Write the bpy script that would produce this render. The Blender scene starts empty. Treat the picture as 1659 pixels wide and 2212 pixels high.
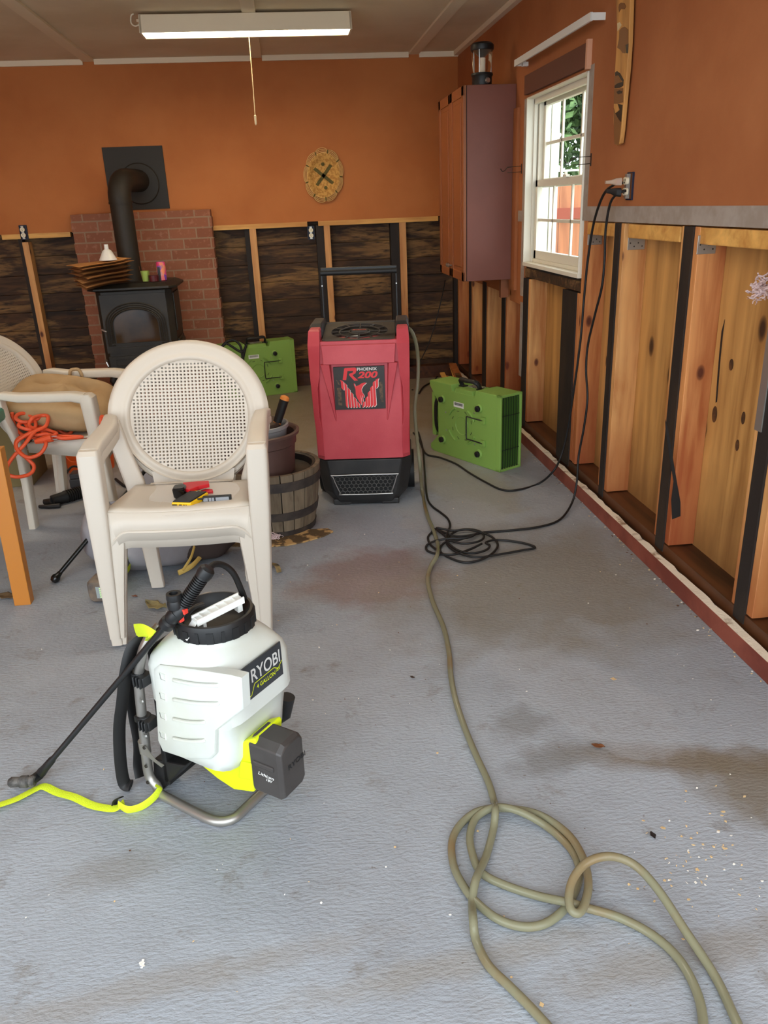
import bpy, math, random
from mathutils import Vector, Matrix
random.seed(7)
D = bpy.data
COL = bpy.context.scene.collection
# ---------------------------------------------------------------- camera, world, lamps
PITCH, YAW, ROLL, FPX, H = 0.37169, 0.10555, -0.04115, 1708.24, 1.40
W_, H_ = 1659.0, 2212.0
cp, sp, cy, sy = math.cos(PITCH), math.sin(PITCH), math.cos(YAW), math.sin(YAW)
FW = Vector((sy*cp, cy*cp, -sp)); RT = Vector((cy, -sy, 0)); UP = RT.cross(FW)
R2 = math.cos(ROLL)*RT + math.sin(ROLL)*UP
U2 = -math.sin(ROLL)*RT + math.cos(ROLL)*UP
CAM = Vector((0, 0, H))
cam = D.objects.new('camera', D.cameras.new('camera')); COL.objects.link(cam)
cam.matrix_world = Matrix(((R2.x, U2.x, -FW.x, 0), (R2.y, U2.y, -FW.y, 0), (R2.z, U2.z, -FW.z, H), (0, 0, 0, 1)))
cam.data.sensor_fit = 'HORIZONTAL'; cam.data.sensor_width = 36; cam.data.lens = 36*FPX/W_
cam.data.clip_start = 0.02; cam.data.clip_end = 200
sc = bpy.context.scene; sc.camera = cam
vs = sc.view_settings; vs.view_transform = 'Standard'; vs.look = 'None'; vs.gamma = 1; vs.exposure = 0.28
w = D.worlds.new('sky'); sc.world = w; w.use_nodes = True
bg = w.node_tree.nodes['Background']
bg.inputs[0].default_value = (0.84, 0.93, 1.0, 1); bg.inputs[1].default_value = 4.3
LAMP_STRENGTH = 26.0
def area(name, loc, rot, sx, sy_, power, col):
    l = D.lights.new(name, 'AREA'); l.shape = 'RECTANGLE'; l.size = sx; l.size_y = sy_; l.energy = power; l.color = col
    o = D.objects.new(name, l); COL.objects.link(o); o.location = loc; o.rotation_euler = rot; return o
# added fill lights under the ceiling, outside the frame, to brighten the room
area('ceiling_lamp_near', (-0.3, 2.6, 2.36), (0, 0, 0), 1.2, 0.12, 9, (1.0, 0.9, 0.76))
area('ceiling_lamp_left', (-2.3, 4.2, 2.36), (0, 0, 0), 1.2, 0.12, 13, (1.0, 0.84, 0.64))

def ray(px, py):
    d = FW + R2*((px-W_/2)/FPX) - U2*((py-H_/2)/FPX); return d
def az(px, py, z=0.0): d = ray(px, py); return CAM + d*((z-H)/d.z)
def ax(px, py, X): d = ray(px, py); return CAM + d*(X/d.x)
def ay(px, py, Y): d = ray(px, py); return CAM + d*(Y/d.y)
XW, YB, ZC = 1.395, 6.62, 2.435

# ---------------------------------------------------------------- materials
def lin(c):
    return tuple(((v/255)/12.92 if v/255 <= .04045 else ((v/255+.055)/1.055)**2.4) for v in c) + (1,)
def base_mat(name):
    m = D.materials.new(name); m.use_nodes = True
    nt = m.node_tree; return m, nt, nt.nodes['Principled BSDF']
def coords(nt, st=(1, 1, 1), rot=(0, 0, 0)):
    tc = nt.nodes.new('ShaderNodeTexCoord'); mp = nt.nodes.new('ShaderNodeMapping')
    mp.inputs['Scale'].default_value = st; mp.inputs['Rotation'].default_value = rot
    nt.links.new(tc.outputs['Object'], mp.inputs[0]); return mp.outputs[0]
def noise(nt, co, s, det=5, dist=0.0, rough=.55):
    n = nt.nodes.new('ShaderNodeTexNoise'); n.inputs['Scale'].default_value = s; n.inputs['Detail'].default_value = det
    n.inputs['Distortion'].default_value = dist; n.inputs['Roughness'].default_value = rough
    nt.links.new(co, n.inputs['Vector']); return n.outputs[0]
def ramp(nt, f, stops):
    r = nt.nodes.new('ShaderNodeValToRGB'); e = r.color_ramp.elements
    while len(e) < len(stops): e.new(.5)
    for k, (p, c) in enumerate(stops): e[k].position = p; e[k].color = c if len(c) == 4 else c+(1,)
    nt.links.new(f, r.inputs[0]); return r.outputs[0]
BW = lambda a, b: [(a, (0, 0, 0, 1)), (b, (1, 1, 1, 1))]
def mix(nt, f, a, b, mode='MIX'):
    m = nt.nodes.new('ShaderNodeMix'); m.data_type = 'RGBA'; m.blend_type = mode
    for s, v in ((0, f), (6, a), (7, b)):
        if hasattr(v, 'links') or hasattr(v, 'is_linked'): nt.links.new(v, m.inputs[s])
        else: m.inputs[s].default_value = v
    return m.outputs[2]
def math_(nt, op, a, b):
    m = nt.nodes.new('ShaderNodeMath'); m.operation = op
    for s, v in ((0, a), (1, b)):
        if hasattr(v, 'is_linked'): nt.links.new(v, m.inputs[s])
        else: m.inputs[s].default_value = v
    return m.outputs[0]
def bump(nt, b, h, strength, dist=.01, prev=None):
    n = nt.nodes.new('ShaderNodeBump'); n.inputs['Strength'].default_value = strength; n.inputs['Distance'].default_value = dist
    nt.links.new(h, n.inputs['Height'])
    if prev is not None: nt.links.new(prev, n.inputs['Normal'])
    nt.links.new(n.outputs[0], b.inputs['Normal']); return n.outputs[0]
def pm(name, c, rough=.5, metal=0, c2=None, ns=6, st=(1, 1, 1), lo=.4, hi=.62, bs=None, bst=(1, 1, 1), bstr=.2, trans=0, ior=1.45, alpha=1, coat=0, spec=None, emis=None, dist=0):
    m, nt, b = base_mat(name)
    b.inputs['Base Color'].default_value = lin(c); b.inputs['Roughness'].default_value = rough; b.inputs['Metallic'].default_value = metal
    if c2: nt.links.new(mix(nt, ramp(nt, noise(nt, coords(nt, st), ns, 6, dist), BW(lo, hi)), lin(c), lin(c2)), b.inputs['Base Color'])
    if bs: bump(nt, b, noise(nt, coords(nt, bst), bs, 4), bstr, .004)
    if trans: b.inputs['Transmission Weight'].default_value = trans
    b.inputs['IOR'].default_value = ior; b.inputs['Alpha'].default_value = alpha
    if coat: b.inputs['Coat Weight'].default_value = coat
    if spec is not None: b.inputs['Specular IOR Level'].default_value = spec
    if emis: b.inputs['Emission Color'].default_value = lin(emis[0]); b.inputs['Emission Strength'].default_value = emis[1]
    return m
def wood(name, c1, c2, axis='z', s=9, knots=None, rough=.6, kn=2.0, stain=None, bstr=.15, off=(0, 0, 0)):
    m, nt, b = base_mat(name)
    k = .09
    st = {'x': (k, 1, 1), 'y': (1, k, 1), 'z': (1, 1, k)}[axis]
    co = coords(nt, st)
    for nd in nt.nodes:
        if nd.type == 'MAPPING': nd.inputs['Location'].default_value = off
    n1 = noise(nt, co, s, 5, 1.2); n2 = noise(nt, co, s*4.5, 4, .4); n0 = noise(nt, co, s*.35, 3, .8)
    g = math_(nt, 'ADD', math_(nt, 'MULTIPLY', n1, .7), math_(nt, 'MULTIPLY', n2, .3))
    rings = math_(nt, 'PINGPONG', math_(nt, 'MULTIPLY', n0, 14.0), 1.0)
    col = ramp(nt, g, [(.36, lin(c2)), (.5, lin(c1)), (.66, lin(tuple(min(255, int(v*1.1)) for v in c1)))])
    col = mix(nt, math_(nt, 'MULTIPLY', rings, .45), col, lin(c2))
    if knots:
        tc = nt.nodes.new('ShaderNodeTexCoord'); sx = nt.nodes.new('ShaderNodeSeparateXYZ'); nt.links.new(tc.outputs['Object'], sx.inputs[0])
        cb = nt.nodes.new('ShaderNodeCombineXYZ')
        nt.links.new(math_(nt, 'MULTIPLY', math_(nt, 'ADD', math_(nt, 'ADD', sx.outputs[0], sx.outputs[1]), off[0]*.37), .5 if axis == 'x' else 1.0), cb.inputs[0])
        nt.links.new(math_(nt, 'MULTIPLY', sx.outputs[2], 1.0 if axis == 'x' else .55), cb.inputs[1])
        v = nt.nodes.new('ShaderNodeTexVoronoi'); v.voronoi_dimensions = '2D'; v.inputs['Scale'].default_value = kn; v.inputs['Randomness'].default_value = 1
        nt.links.new(cb.outputs[0], v.inputs['Vector'])
        halo = ramp(nt, v.outputs['Distance'], [(.03, (1, 1, 1, 1)), (.16, (0, 0, 0, 1))])
        col = mix(nt, math_(nt, 'MULTIPLY', halo, .6), col, lin(c2))
        kk = ramp(nt, v.outputs['Distance'], [(.028, (1, 1, 1, 1)), (.05, (.55, .55, .55, 1)), (.062, (0, 0, 0, 1))])
        col = mix(nt, kk, col, lin(knots))
    if stain:   # (colour, z0, z1): water stain rising from the plate
        tc = nt.nodes.new('ShaderNodeTexCoord'); sx = nt.nodes.new('ShaderNodeSeparateXYZ'); nt.links.new(tc.outputs['Object'], sx.inputs[0])
        zz = math_(nt, 'ADD', sx.outputs[2], math_(nt, 'MULTIPLY', noise(nt, coords(nt, (1, 1, .3)), 14, 5), .4))
        mr = nt.nodes.new('ShaderNodeMapRange'); nt.links.new(zz, mr.inputs[0])
        mr.inputs[1].default_value = stain[1]+.2; mr.inputs[2].default_value = stain[2]+.2; mr.inputs[3].default_value = .75; mr.inputs[4].default_value = 0
        col = mix(nt, mr.outputs[0], col, lin(stain[0]))
    nt.links.new(col, b.inputs['Base Color']); b.inputs['Roughness'].default_value = rough
    bump(nt, b, g, bstr, .006)
    return m

M = {}
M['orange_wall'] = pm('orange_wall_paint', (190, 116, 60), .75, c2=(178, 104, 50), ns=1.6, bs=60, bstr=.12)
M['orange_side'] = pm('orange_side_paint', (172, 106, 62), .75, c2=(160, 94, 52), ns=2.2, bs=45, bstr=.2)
M['ceiling'] = pm('ceiling_paint', (226, 212, 184), .85, c2=(216, 200, 170), ns=2)
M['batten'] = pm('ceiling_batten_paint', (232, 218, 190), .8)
M['batten_lit'] = pm('ceiling_batten_cream', (240, 224, 196), .8)  # brighter copy of the batten paint, lamp light put into the colour
def siding_mat(name, seed):
    m, nt, b = base_mat(name); co = coords(nt, (.16, 1, 1))
    for nd in nt.nodes:
        if nd.type == 'MAPPING': nd.inputs['Location'].default_value = (seed, 0, seed*1.7)
    n1 = noise(nt, co, 5.5, 6, 1.0, .62); n2 = noise(nt, co, 22, 5, .8)
    c = ramp(nt, n2, [(.3, lin((26, 15, 8))), (.62, lin((76, 48, 24)))])
    c = mix(nt, ramp(nt, n1, [(.5, (0, 0, 0, 1)), (.56, (.5, .5, .5, 1)), (.68, (1, 1, 1, 1))]), c, lin((140, 104, 60)))
    c = mix(nt, ramp(nt, noise(nt, co, 60, 3), BW(.5, .7)), c, lin((40, 24, 12)))
    nt.links.new(c, b.inputs['Base Color']); b.inputs['Roughness'].default_value = .75; bump(nt, b, n2, .3, .006); return m
M['siding'] = siding_mat('old_siding_wood', 1.3); M['siding2'] = siding_mat('old_siding_wood_pale', 7.1)
M['stud'] = wood('stud_pine', (212, 158, 98), (176, 112, 58), 'z', 10, knots=(80, 36, 14), kn=4.2, stain=((150, 70, 26), .1, .55))
M['stud2'] = wood('stud_fir_orange', (208, 142, 84), (164, 90, 44), 'z', 8, knots=(86, 36, 12), kn=3.6, stain=((140, 58, 22), .1, .7), off=(2, 4, 1))
M['darkstud'] = pm('tarred_old_stud', (34, 26, 22), .7, c2=(58, 42, 28), ns=9, st=(1, 1, .2), lo=.5, hi=.8, bs=60)
M['ply'] = wood('sheathing_plywood', (198, 148, 84), (146, 98, 46), 'z', 5.5, knots=(58, 32, 14), kn=2.4, stain=((118, 78, 40), .1, .5), off=(1, 1, 1))
M['plate'] = wood('wet_bottom_plate', (88, 50, 26), (44, 24, 12), 'y', 7, rough=.45)
M['redboard'] = pm('red_painted_curb', (138, 72, 56), .6, c2=(112, 52, 40), ns=5, bs=50)
M['whiteedge'] = pm('flaked_white_edge', (226, 212, 192), .8, c2=(150, 120, 94), ns=13, lo=.56, hi=.66, bs=80, bstr=.6)
M['tar'] = pm('black_tar_felt', (26, 22, 20), .7, bs=40)  # torn felt, also black that stands for shade in narrow gaps
M['cream_wood'] = wood('blond_batten_wood', (222, 170, 92), (190, 130, 60), 'x', 8)
M['tape'] = pm('grey_primer_band', (164, 152, 142), .8, c2=(150, 136, 124), ns=14)
M['brown_trim'] = pm('brown_header_paint', (104, 60, 44), .7)
M['win_white'] = pm('window_vinyl', (232, 226, 208), .4)
M['glass'] = pm('clear_glass', (255, 255, 255), .0, trans=1, ior=1.02)
M['black'] = pm('black_plastic', (26, 26, 27), .45)
M['black_rub'] = pm('black_rubber', (22, 21, 21), .55)
M['metal'] = pm('galvanised_metal', (176, 172, 162), .4, .8)
M['silver'] = pm('silver_metal', (186, 186, 184), .3, .9)
M['white_pl'] = pm('white_plastic', (232, 232, 226), .4)
M['green'] = pm('air_mover_green', (132, 168, 80), .45, bs=120, bstr=.08)
M['red'] = pm('dehumidifier_red', (188, 64, 74), .5, c2=(198, 76, 84), ns=5, bs=150, bstr=.1)
M['deh_black'] = pm('dehumidifier_black', (38, 37, 37), .5, c2=(52, 50, 49), ns=7, bs=60, bstr=.1)
M['chair'] = pm('taupe_resin', (206, 196, 182), .42, bs=160, bstr=.04)
M['chair_old'] = pm('taupe_resin_greyer', (206, 196, 180), .45)
M['iron'] = pm('black_cast_iron', (36, 32, 26), .5, c2=(46, 41, 33), ns=8, bs=90, bstr=.1)
M['pipe'] = pm('matt_black_stovepipe', (40, 34, 26), .6)
def floor_mat():
    m, nt, b = base_mat('painted_concrete'); co = coords(nt)
    n1 = noise(nt, co, 1.1, 8, .3, .65); n2 = noise(nt, co, 7, 8, .3, .7); n3 = noise(nt, coords(nt, (1, 2.2, 1), (0, 0, .25)), 60, 4)
    c = mix(nt, ramp(nt, n1, BW(.38, .66)), lin((158, 164, 172)), lin((140, 144, 150)))
    c = mix(nt, ramp(nt, n2, BW(.58, .74)), c, lin((118, 113, 106)))
    def blob(cx, cy_, rx, ry, rot, col, amt, soft=.25, nz=.35, ns=5):
        nonlocal c
        tc = nt.nodes.new('ShaderNodeTexCoord')
        s1 = nt.nodes.new('ShaderNodeMapping'); s1.vector_type = 'TEXTURE'
        s1.inputs['Location'].default_value = (cx, cy_, 0); s1.inputs['Rotation'].default_value = (0, 0, rot); s1.inputs['Scale'].default_value = (rx, ry, 1)
        nt.links.new(tc.outputs['Object'], s1.inputs[0])
        ln = nt.nodes.new('ShaderNodeVectorMath'); ln.operation = 'LENGTH'; nt.links.new(s1.outputs[0], ln.inputs[0])
        d = math_(nt, 'ADD', ln.outputs['Value'], math_(nt, 'MULTIPLY', math_(nt, 'SUBTRACT', noise(nt, co, ns, 6), .5), nz*4))
        mr = nt.nodes.new('ShaderNodeMapRange'); nt.links.new(d, mr.inputs[0])
        mr.inputs[1].default_value = 1-soft; mr.inputs[2].default_value = 1+soft; mr.inputs[3].default_value = amt; mr.inputs[4].default_value = 0
        c = mix(nt, mr.outputs[0], c, lin(col))
    # bare dusty concrete towards the back; part of the brown is painted warm light
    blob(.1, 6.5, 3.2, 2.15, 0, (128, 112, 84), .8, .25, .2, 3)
    p = az(1020, 1060); blob(p.x, p.y, .22, .38, .2, (150, 150, 146), .9, .1, .3, 6)
    p = az(985, 1120); blob(p.x, p.y, .25, .3, .5, (160, 162, 164), .8, .1, .4, 8)
    p = az(810, 1245); blob(p.x, p.y, .28, .26, 0, (124, 102, 98), .75, .25, .35, 7)
    p = az(1180, 1260); blob(p.x, p.y, .55, .5, .3, (124, 117, 106), .75, .4, .4, 6)
    p = az(1480, 1640); blob(p.x, p.y, .3, .05, -.25, (112, 98, 80), .8, .5, .35, 9)
    p = az(1640, 1700); blob(p.x, p.y, .16, .12, -.8, (116, 106, 90), .8, .4, .35, 9)
    p = az(1260, 1500); blob(p.x, p.y, .16, .34, .5, (160, 163, 168), .5, .08, .35, 5)
    p = az(1130, 1560); blob(p.x, p.y, .08, .07, 0, (122, 122, 122), .7, .5, .6, 14)
    p = az(1200, 1640); blob(p.x, p.y, .12, .05, .2, (118, 118, 118), .7, .5, .6, 14)
    p = az(1500, 2060); blob(p.x, p.y, .3, .04, .1, (132, 126, 118), .6, .5, .5, 14)
    p = az(1000, 2080); blob(p.x, p.y, .3, .03, .1, (140, 136, 130), .6, .5, .5, 14)
    p = az(300, 2140); blob(p.x, p.y, .4, .03, .12, (140, 136, 132), .6, .5, .5, 14)
    p = az(250, 1880); blob(p.x, p.y, .12, .05, .1, (132, 130, 128), .6, .5, .5, 14)
    fl = noise(nt, coords(nt, (1, 1.6, 1), (0, 0, .3)), 38, 3, .6)
    c = mix(nt, ramp(nt, fl, BW(.70, .76)), c, lin((112, 106, 100)))
    nt.links.new(c, b.inputs['Base Color'])
    b.inputs['Specular IOR Level'].default_value = .45
    nt.links.new(math_(nt, 'ADD', math_(nt, 'MULTIPLY', n2, .25), .4), b.inputs['Roughness'])
    p1 = bump(nt, b, n3, .75, .004)
    bump(nt, b, noise(nt, co, 14, 4), .25, .01, p1)
    return m
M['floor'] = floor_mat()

# ---------------------------------------------------------------- mesh helpers
V = Vector
class MB:
    def __init__(s): s.v = []; s.f = []; s.m = []
    def add(s, vs_, fs, mi=0):
        o = len(s.v); s.v += [V(p) for p in vs_]; s.f += [tuple(i+o for i in f) for f in fs]; s.m += [mi]*len(fs); return s
    def obox(s, c, X, Y, Z, mi=0):     # centre and three half vectors
        c, X, Y, Z = V(c), V(X), V(Y), V(Z)
        p = [c+a*X+b*Y+d*Z for d in (-1, 1) for b in (-1, 1) for a in (-1, 1)]
        return s.add(p, [(0, 2, 3, 1), (4, 5, 7, 6), (0, 1, 5, 4), (2, 6, 7, 3), (0, 4, 6, 2), (1, 3, 7, 5)], mi)
    def box(s, x0, x1, y0, y1, z0, z1, mi=0):
        return s.obox(((x0+x1)/2, (y0+y1)/2, (z0+z1)/2), ((x1-x0)/2, 0, 0), (0, (y1-y0)/2, 0), (0, 0, (z1-z0)/2), mi)
    def prism(s, poly, ext, mi=0):
        n = len(poly); ext = V(ext); p = [V(q) for q in poly]
        return s.add(p+[q+ext for q in p], [tuple(range(n))[::-1], tuple(range(n, 2*n))]+[(i, (i+1) % n, n+(i+1) % n, n+i) for i in range(n)], mi)
    def loft(s, secs, closed=False, cap=True, mi=0):
        n = len(secs[0]); m = len(secs); vs_ = [p for q in secs for p in q]; fs = []
        for j in range(m if closed else m-1):
            k = (j+1) % m
            for i in range(n): fs.append((j*n+i, j*n+(i+1) % n, k*n+(i+1) % n, k*n+i))
        if cap and not closed: fs += [tuple(range(n))[::-1], tuple(range((m-1)*n, m*n))]
        return s.add(vs_, fs, mi)
    def tube(s, pts, r, seg=8, closed=False, mi=0, flat=None):
        pts = [V(p) for p in pts]; n = len(pts); secs = []; up = None
        for i, p in enumerate(pts):
            a = pts[(i-1) % n] if (closed or i > 0) else p; b = pts[(i+1) % n] if (closed or i < n-1) else p
            t = (b-a); t = t.normalized() if t.length > 1e-9 else V((0, 0, 1))
            if up is None: up = V((0, 0, 1)) if abs(t.z) < .9 else V((1, 0, 0))
            up = (up - t*up.dot(t)); up = up.normalized() if up.length > 1e-6 else V((1, 0, 0)); sd = t.cross(up)
            rr = r[i] if isinstance(r, (list, tuple)) else r
            ra, rb = (rr, rr) if flat is None else flat
            secs.append([p + sd*ra*math.cos(2*math.pi*k/seg) + up*rb*math.sin(2*math.pi*k/seg) for k in range(seg)])
        return s.loft(secs, closed, True, mi)
    def lathe(s, prof, c=(0, 0, 0), axis=(0, 0, 1), seg=24, mi=0, cap=True):
        c, a = V(c), V(axis).normalized(); u = a.orthogonal().normalized(); w_ = a.cross(u)
        secs = [[c + a*z + (u*math.cos(2*math.pi*k/seg)+w_*math.sin(2*math.pi*k/seg))*max(r, 1e-5) for k in range(seg)] for r, z in prof]
        return s.loft(secs, False, cap, mi)
    def cyl(s, p0, p1, r0, r1=None, seg=16, mi=0):
        p0, p1 = V(p0), V(p1); return s.lathe([(r0, 0), (r0 if r1 is None else r1, (p1-p0).length)], p0, p1-p0, seg, mi)
    def build(s, name, mats, parent=None, smooth=35, bevel=None, subsurf=0, solid=None, bseg=2):
        me = D.meshes.new(name); me.from_pydata([tuple(p) for p in s.v], [], s.f)
        for m_ in (mats if isinstance(mats, (list, tuple)) else [mats]): me.materials.append(m_)
        for p, k in zip(me.polygons, s.m): p.material_index = k
        me.update()
        import bmesh
        bm = bmesh.new(); bm.from_mesh(me); bmesh.ops.recalc_face_normals(bm, faces=bm.faces); bm.to_mesh(me); bm.free()
        if smooth:
            me.shade_smooth(); me.set_sharp_from_angle(angle=math.radians(smooth))
        o = D.objects.new(name, me); COL.objects.link(o)
        if parent is not None:
            o.parent = parent; o.matrix_parent_inverse = pinv(parent)
        if solid: q = o.modifiers.new('t', 'SOLIDIFY'); q.thickness = solid; q.offset = 0
        if bevel:
            q = o.modifiers.new('b', 'BEVEL'); q.width = bevel; q.segments = bseg; q.limit_method = 'ANGLE'; q.angle_limit = math.radians(40); q.harden_normals = False
        if subsurf: q = o.modifiers.new('s', 'SUBSURF'); q.levels = subsurf; q.render_levels = subsurf
        return o
def wmat(o):
    m = Matrix.LocRotScale(o.location, o.rotation_euler, o.scale)
    return (wmat(o.parent) @ o.matrix_parent_inverse @ m) if o.parent else m
def pinv(o): return wmat(o).inverted()
def sq(c, X, Y, w_, h_, n=16, p=.45):   # squircle section
    c, X, Y = V(c), V(X).normalized(), V(Y).normalized(); out = []
    for k in range(n):
        a = 2*math.pi*(k+.5)/n; ca, sa = math.cos(a), math.sin(a)
        out.append(c + X*(w_/2*math.copysign(abs(ca)**p, ca)) + Y*(h_/2*math.copysign(abs(sa)**p, sa)))
    return out
def cr(pts, n=8, closed=False):     # catmull-rom
    pts = [V(p) for p in pts]; m = len(pts); out = []
    for i in range(m if closed else m-1):
        g = lambda k: pts[k % m] if closed else pts[max(0, min(m-1, k))]
        a, b, c, d = g(i-1), g(i), g(i+1), g(i+2)
        for k in range(n):
            t = k/n; out.append(.5*((2*b)+(c-a)*t+(2*a-5*b+4*c-d)*t*t+(3*b-a-3*c+d)*t**3))
    if not closed: out.append(pts[-1])
    return out
def tag(o, label=None, cat=None, group=None, kind=None):
    if label: o['label'] = label
    if cat: o['category'] = cat
    if group: o['group'] = group
    if kind: o['kind'] = kind
    return o
def thing(name, label, cat, loc=(0, 0, 0), rotz=0, group=None):
    o = D.objects.new(name, None); COL.objects.link(o); o.location = loc; o.rotation_euler = (0, 0, rotz); o.empty_display_size = .05
    return tag(o, label, cat, group)
def struct(o): o['kind'] = 'structure'; return o
def dup(root, loc=None, rot=None, label=None, group=None):
    r = root.copy(); COL.objects.link(r)
    if loc is not None: r.location = loc
    if rot is not None: r.rotation_euler = rot
    if label: r['label'] = label
    if group: r['group'] = group
    for ch in list(root.children):
        c = ch.copy(); COL.objects.link(c); c.parent = r
        for g in list(ch.children):
            d = g.copy(); COL.objects.link(d); d.parent = c
    return r
def text(name, s, o, X, Y, mat, parent, ext=.0004, shear=0, font=None, bold=0):
    cu = D.curves.new(name, 'FONT'); cu.body = s; cu.extrude = 0; cu.shear = shear; cu.offset = bold
    tmp = D.objects.new('tmp', cu); me = D.meshes.new_from_object(tmp); D.objects.remove(tmp)
    xs = [v.co.x for v in me.vertices]; ys = [v.co.y for v in me.vertices]
    x0, x1, y0, y1 = min(xs), max(xs), min(ys), max(ys); X, Y, o = V(X), V(Y), V(o)
    n = X.cross(Y).normalized()
    for v in me.vertices: v.co = o + X*((v.co.x-x0)/(x1-x0)) + Y*((v.co.y-y0)/(y1-y0)) + n*ext
    me.materials.clear(); me.materials.append(mat)
    ob = D.objects.new(name, me); COL.objects.link(ob); ob.parent = parent; ob.matrix_parent_inverse = pinv(parent)
    return ob
def flatpoly(pts, o, X, Y, mb, off=.0005, mi=0):   # 2-D outline on a plane
    X, Y, o = V(X), V(Y), V(o); n = X.cross(Y).normalized()*off
    mb.add([o+X*a+Y*b+n for a, b in pts], [tuple(range(len(pts)))], mi)
def cable(name, pts, r, mat, label=None, cat='cord', parent=None, n=8, seg=8):
    mb = MB(); mb.tube(cr(pts, n), r, seg); o = mb.build(name, mat, parent, 60)
    if label: tag(o, label, cat)
    return o
# ================================================================ SETTING
XL = -3.3
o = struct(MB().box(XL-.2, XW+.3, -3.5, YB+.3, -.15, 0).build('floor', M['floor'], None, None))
# outlet line heights of the cut wall lining
ZCUT = 1.29
# window opening on the right wall
yF = ax(1137, 400, XW).y; yN = ax(1262, 400, XW).y
zT = ax(1262, 158, XW).z; zB = ax(1243, 590, XW).z
print('window', yF, yN, zB, zT)
mb = MB()
mb.box(XW, XW+.015, yF, YB, ZCUT, ZC).box(XW, XW+.015, -.2, yN, ZCUT, ZC).box(XW, XW+.015, yN, yF, zT, ZC)
pA = ax(1104, 610, XW); pB = ax(1137, 650, XW)
mb.box(XW+.001, XW+.014, yF, pA.y+.02, ax(1130, 660, XW).z, ZCUT).box(XW+.001, XW+.014, pA.y, ax(1000, 600, XW).y, ax(1070, 625, XW).z, ZCUT)
# outer stud framing and sheathing with the window hole
struct(mb.build('wall_right', M['orange_side'], None, None))
mb = MB()
mb.box(XW+.105, XW+.12, yF+.02, YB+.1, 0, ZC).box(XW+.105, XW+.12, -.2, yN-.02, 0, ZC).box(XW+.105, XW+.12, yN-.02, yF+.02, 0, zB-.03).box(XW+.105, XW+.12, yN-.02, yF+.02, zT+.02, ZC)
struct(mb.build('wall_right_sheathing', M['ply'], None, None))
o = struct(MB().box(XL-.02, XW+.015, YB, YB+.015, ZCUT, ZC).build('wall_back', M['orange_wall'], None, None))
# plank siding, each plank a step in one mesh
mb = MB(); z = 0; k = 0; mb.box(XL, XW+.12, YB+.13, YB+.15, 0, ZC)
while z < 1.5:
    h = .14; mb.box(XL, XW+.1, YB+.1+.0025*(k % 2), YB+.13, z+.001, z+h-.001, (k*5 % 7) in (1, 3, 6)); z += h; k += 1
struct(mb.build('wall_back_siding', [M['siding'], M['siding2']], None, None, bevel=.003))
struct(MB().box(XL-.02, XL, -.2, YB+.1, 0, ZC).build('wall_left', M['orange_wall'], None, None))
struct(MB().box(XL, XW+.12, -.1, YB+.13, ZC, ZC+.03).build('ceiling', M['ceiling'], None, None))
# header above the open garage door (behind the viewer)
struct(MB().box(XL, XW+.1, -.12, -.02, 2.2, ZC).build('wall_front', M['orange_side'], None, None))
# ceiling battens
xs = [ay(190, 125, YB).x, ay(553, 118, YB).x, ay(893, 108, YB).x]
n_tr = [0]
def trim(mb_, mat, name=None, **kw):
    n_tr[0] += 1; return struct(mb_.build(name or 'trim_%d' % n_tr[0], mat, None, kw.pop('smooth', None), **kw))
for x in xs+[xs[0]-1.1]: trim(MB().box(x-.038, x+.038, .2, YB, ZC-.014, ZC), M['batten'])
for a, b in zip([XL, xs[0]+.04, xs[1]+.04, xs[2]+.04], [xs[0]-.04, xs[1]-.04, xs[2]-.04, XW]): trim(MB().box(a, b, YB-.02, YB, ZC-.035, ZC), M['batten_lit'])
trim(MB().box(XW-.035, XW, .0, YB-.02, ZC-.03, ZC), M['batten'])
yl = az(520, 40, ZC).y
trim(MB().box(az(296, 44, ZC).x, xs[1]-.03, yl-.03, yl+.03, ZC-.014, ZC), M['batten_lit'])
trim(MB().box(xs[1]+.03, az(745, 38, ZC).x, yl-.03, yl+.03, ZC-.014, ZC), M['batten_lit'])
# blond cut edge under the orange lining at the back
for a, b in ((0, 148), (458, 664), (688, 782), (782, 947)):
    trim(MB().box(ay(a, 492, YB).x, ay(b, 480, YB).x-.002, YB-.002, YB+.04, ZCUT-.035, ZCUT), M['cream_wood'])
# back-wall studs : dark old stud and blond new stud side by side
for k, (xa, xb, xc) in enumerate(((548, 562, 540), (706, 719, 692), (866, 880, 850))):
    a = ay(xa, 600, YB).x; b = ay(xb, 600, YB).x; c = ay(xc, 600, YB).x
    trim(MB().box(a, b, YB+.005, YB+.1, .1, ZCUT-.035), M['stud'])
    trim(MB().box(c-.01, a-.002, YB+.02, YB+.1, .1, ZCUT-.03), M['darkstud'])
a = ay(62, 600, YB).x; b = ay(75, 600, YB).x
trim(MB().box(a, b, YB+.002, YB+.1, .1, ZCUT-.06), M['stud'])
trim(MB().box(a-.03, a-.002, YB+.02, YB+.1, .1, ZCUT-.03), M['darkstud'])
trim(MB().box(XL, XW+.1, YB+.0, YB+.1, 0, .1), M['plate'])
trim(MB().box(XW+.0, XW+.104, YB-.03, YB+.03, .106, ZCUT), M['stud2'])
trim(MB().box(XW-.03, XW-.001, YB+.03, YB+.1, .1, ZCUT), M['darkstud'])
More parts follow.
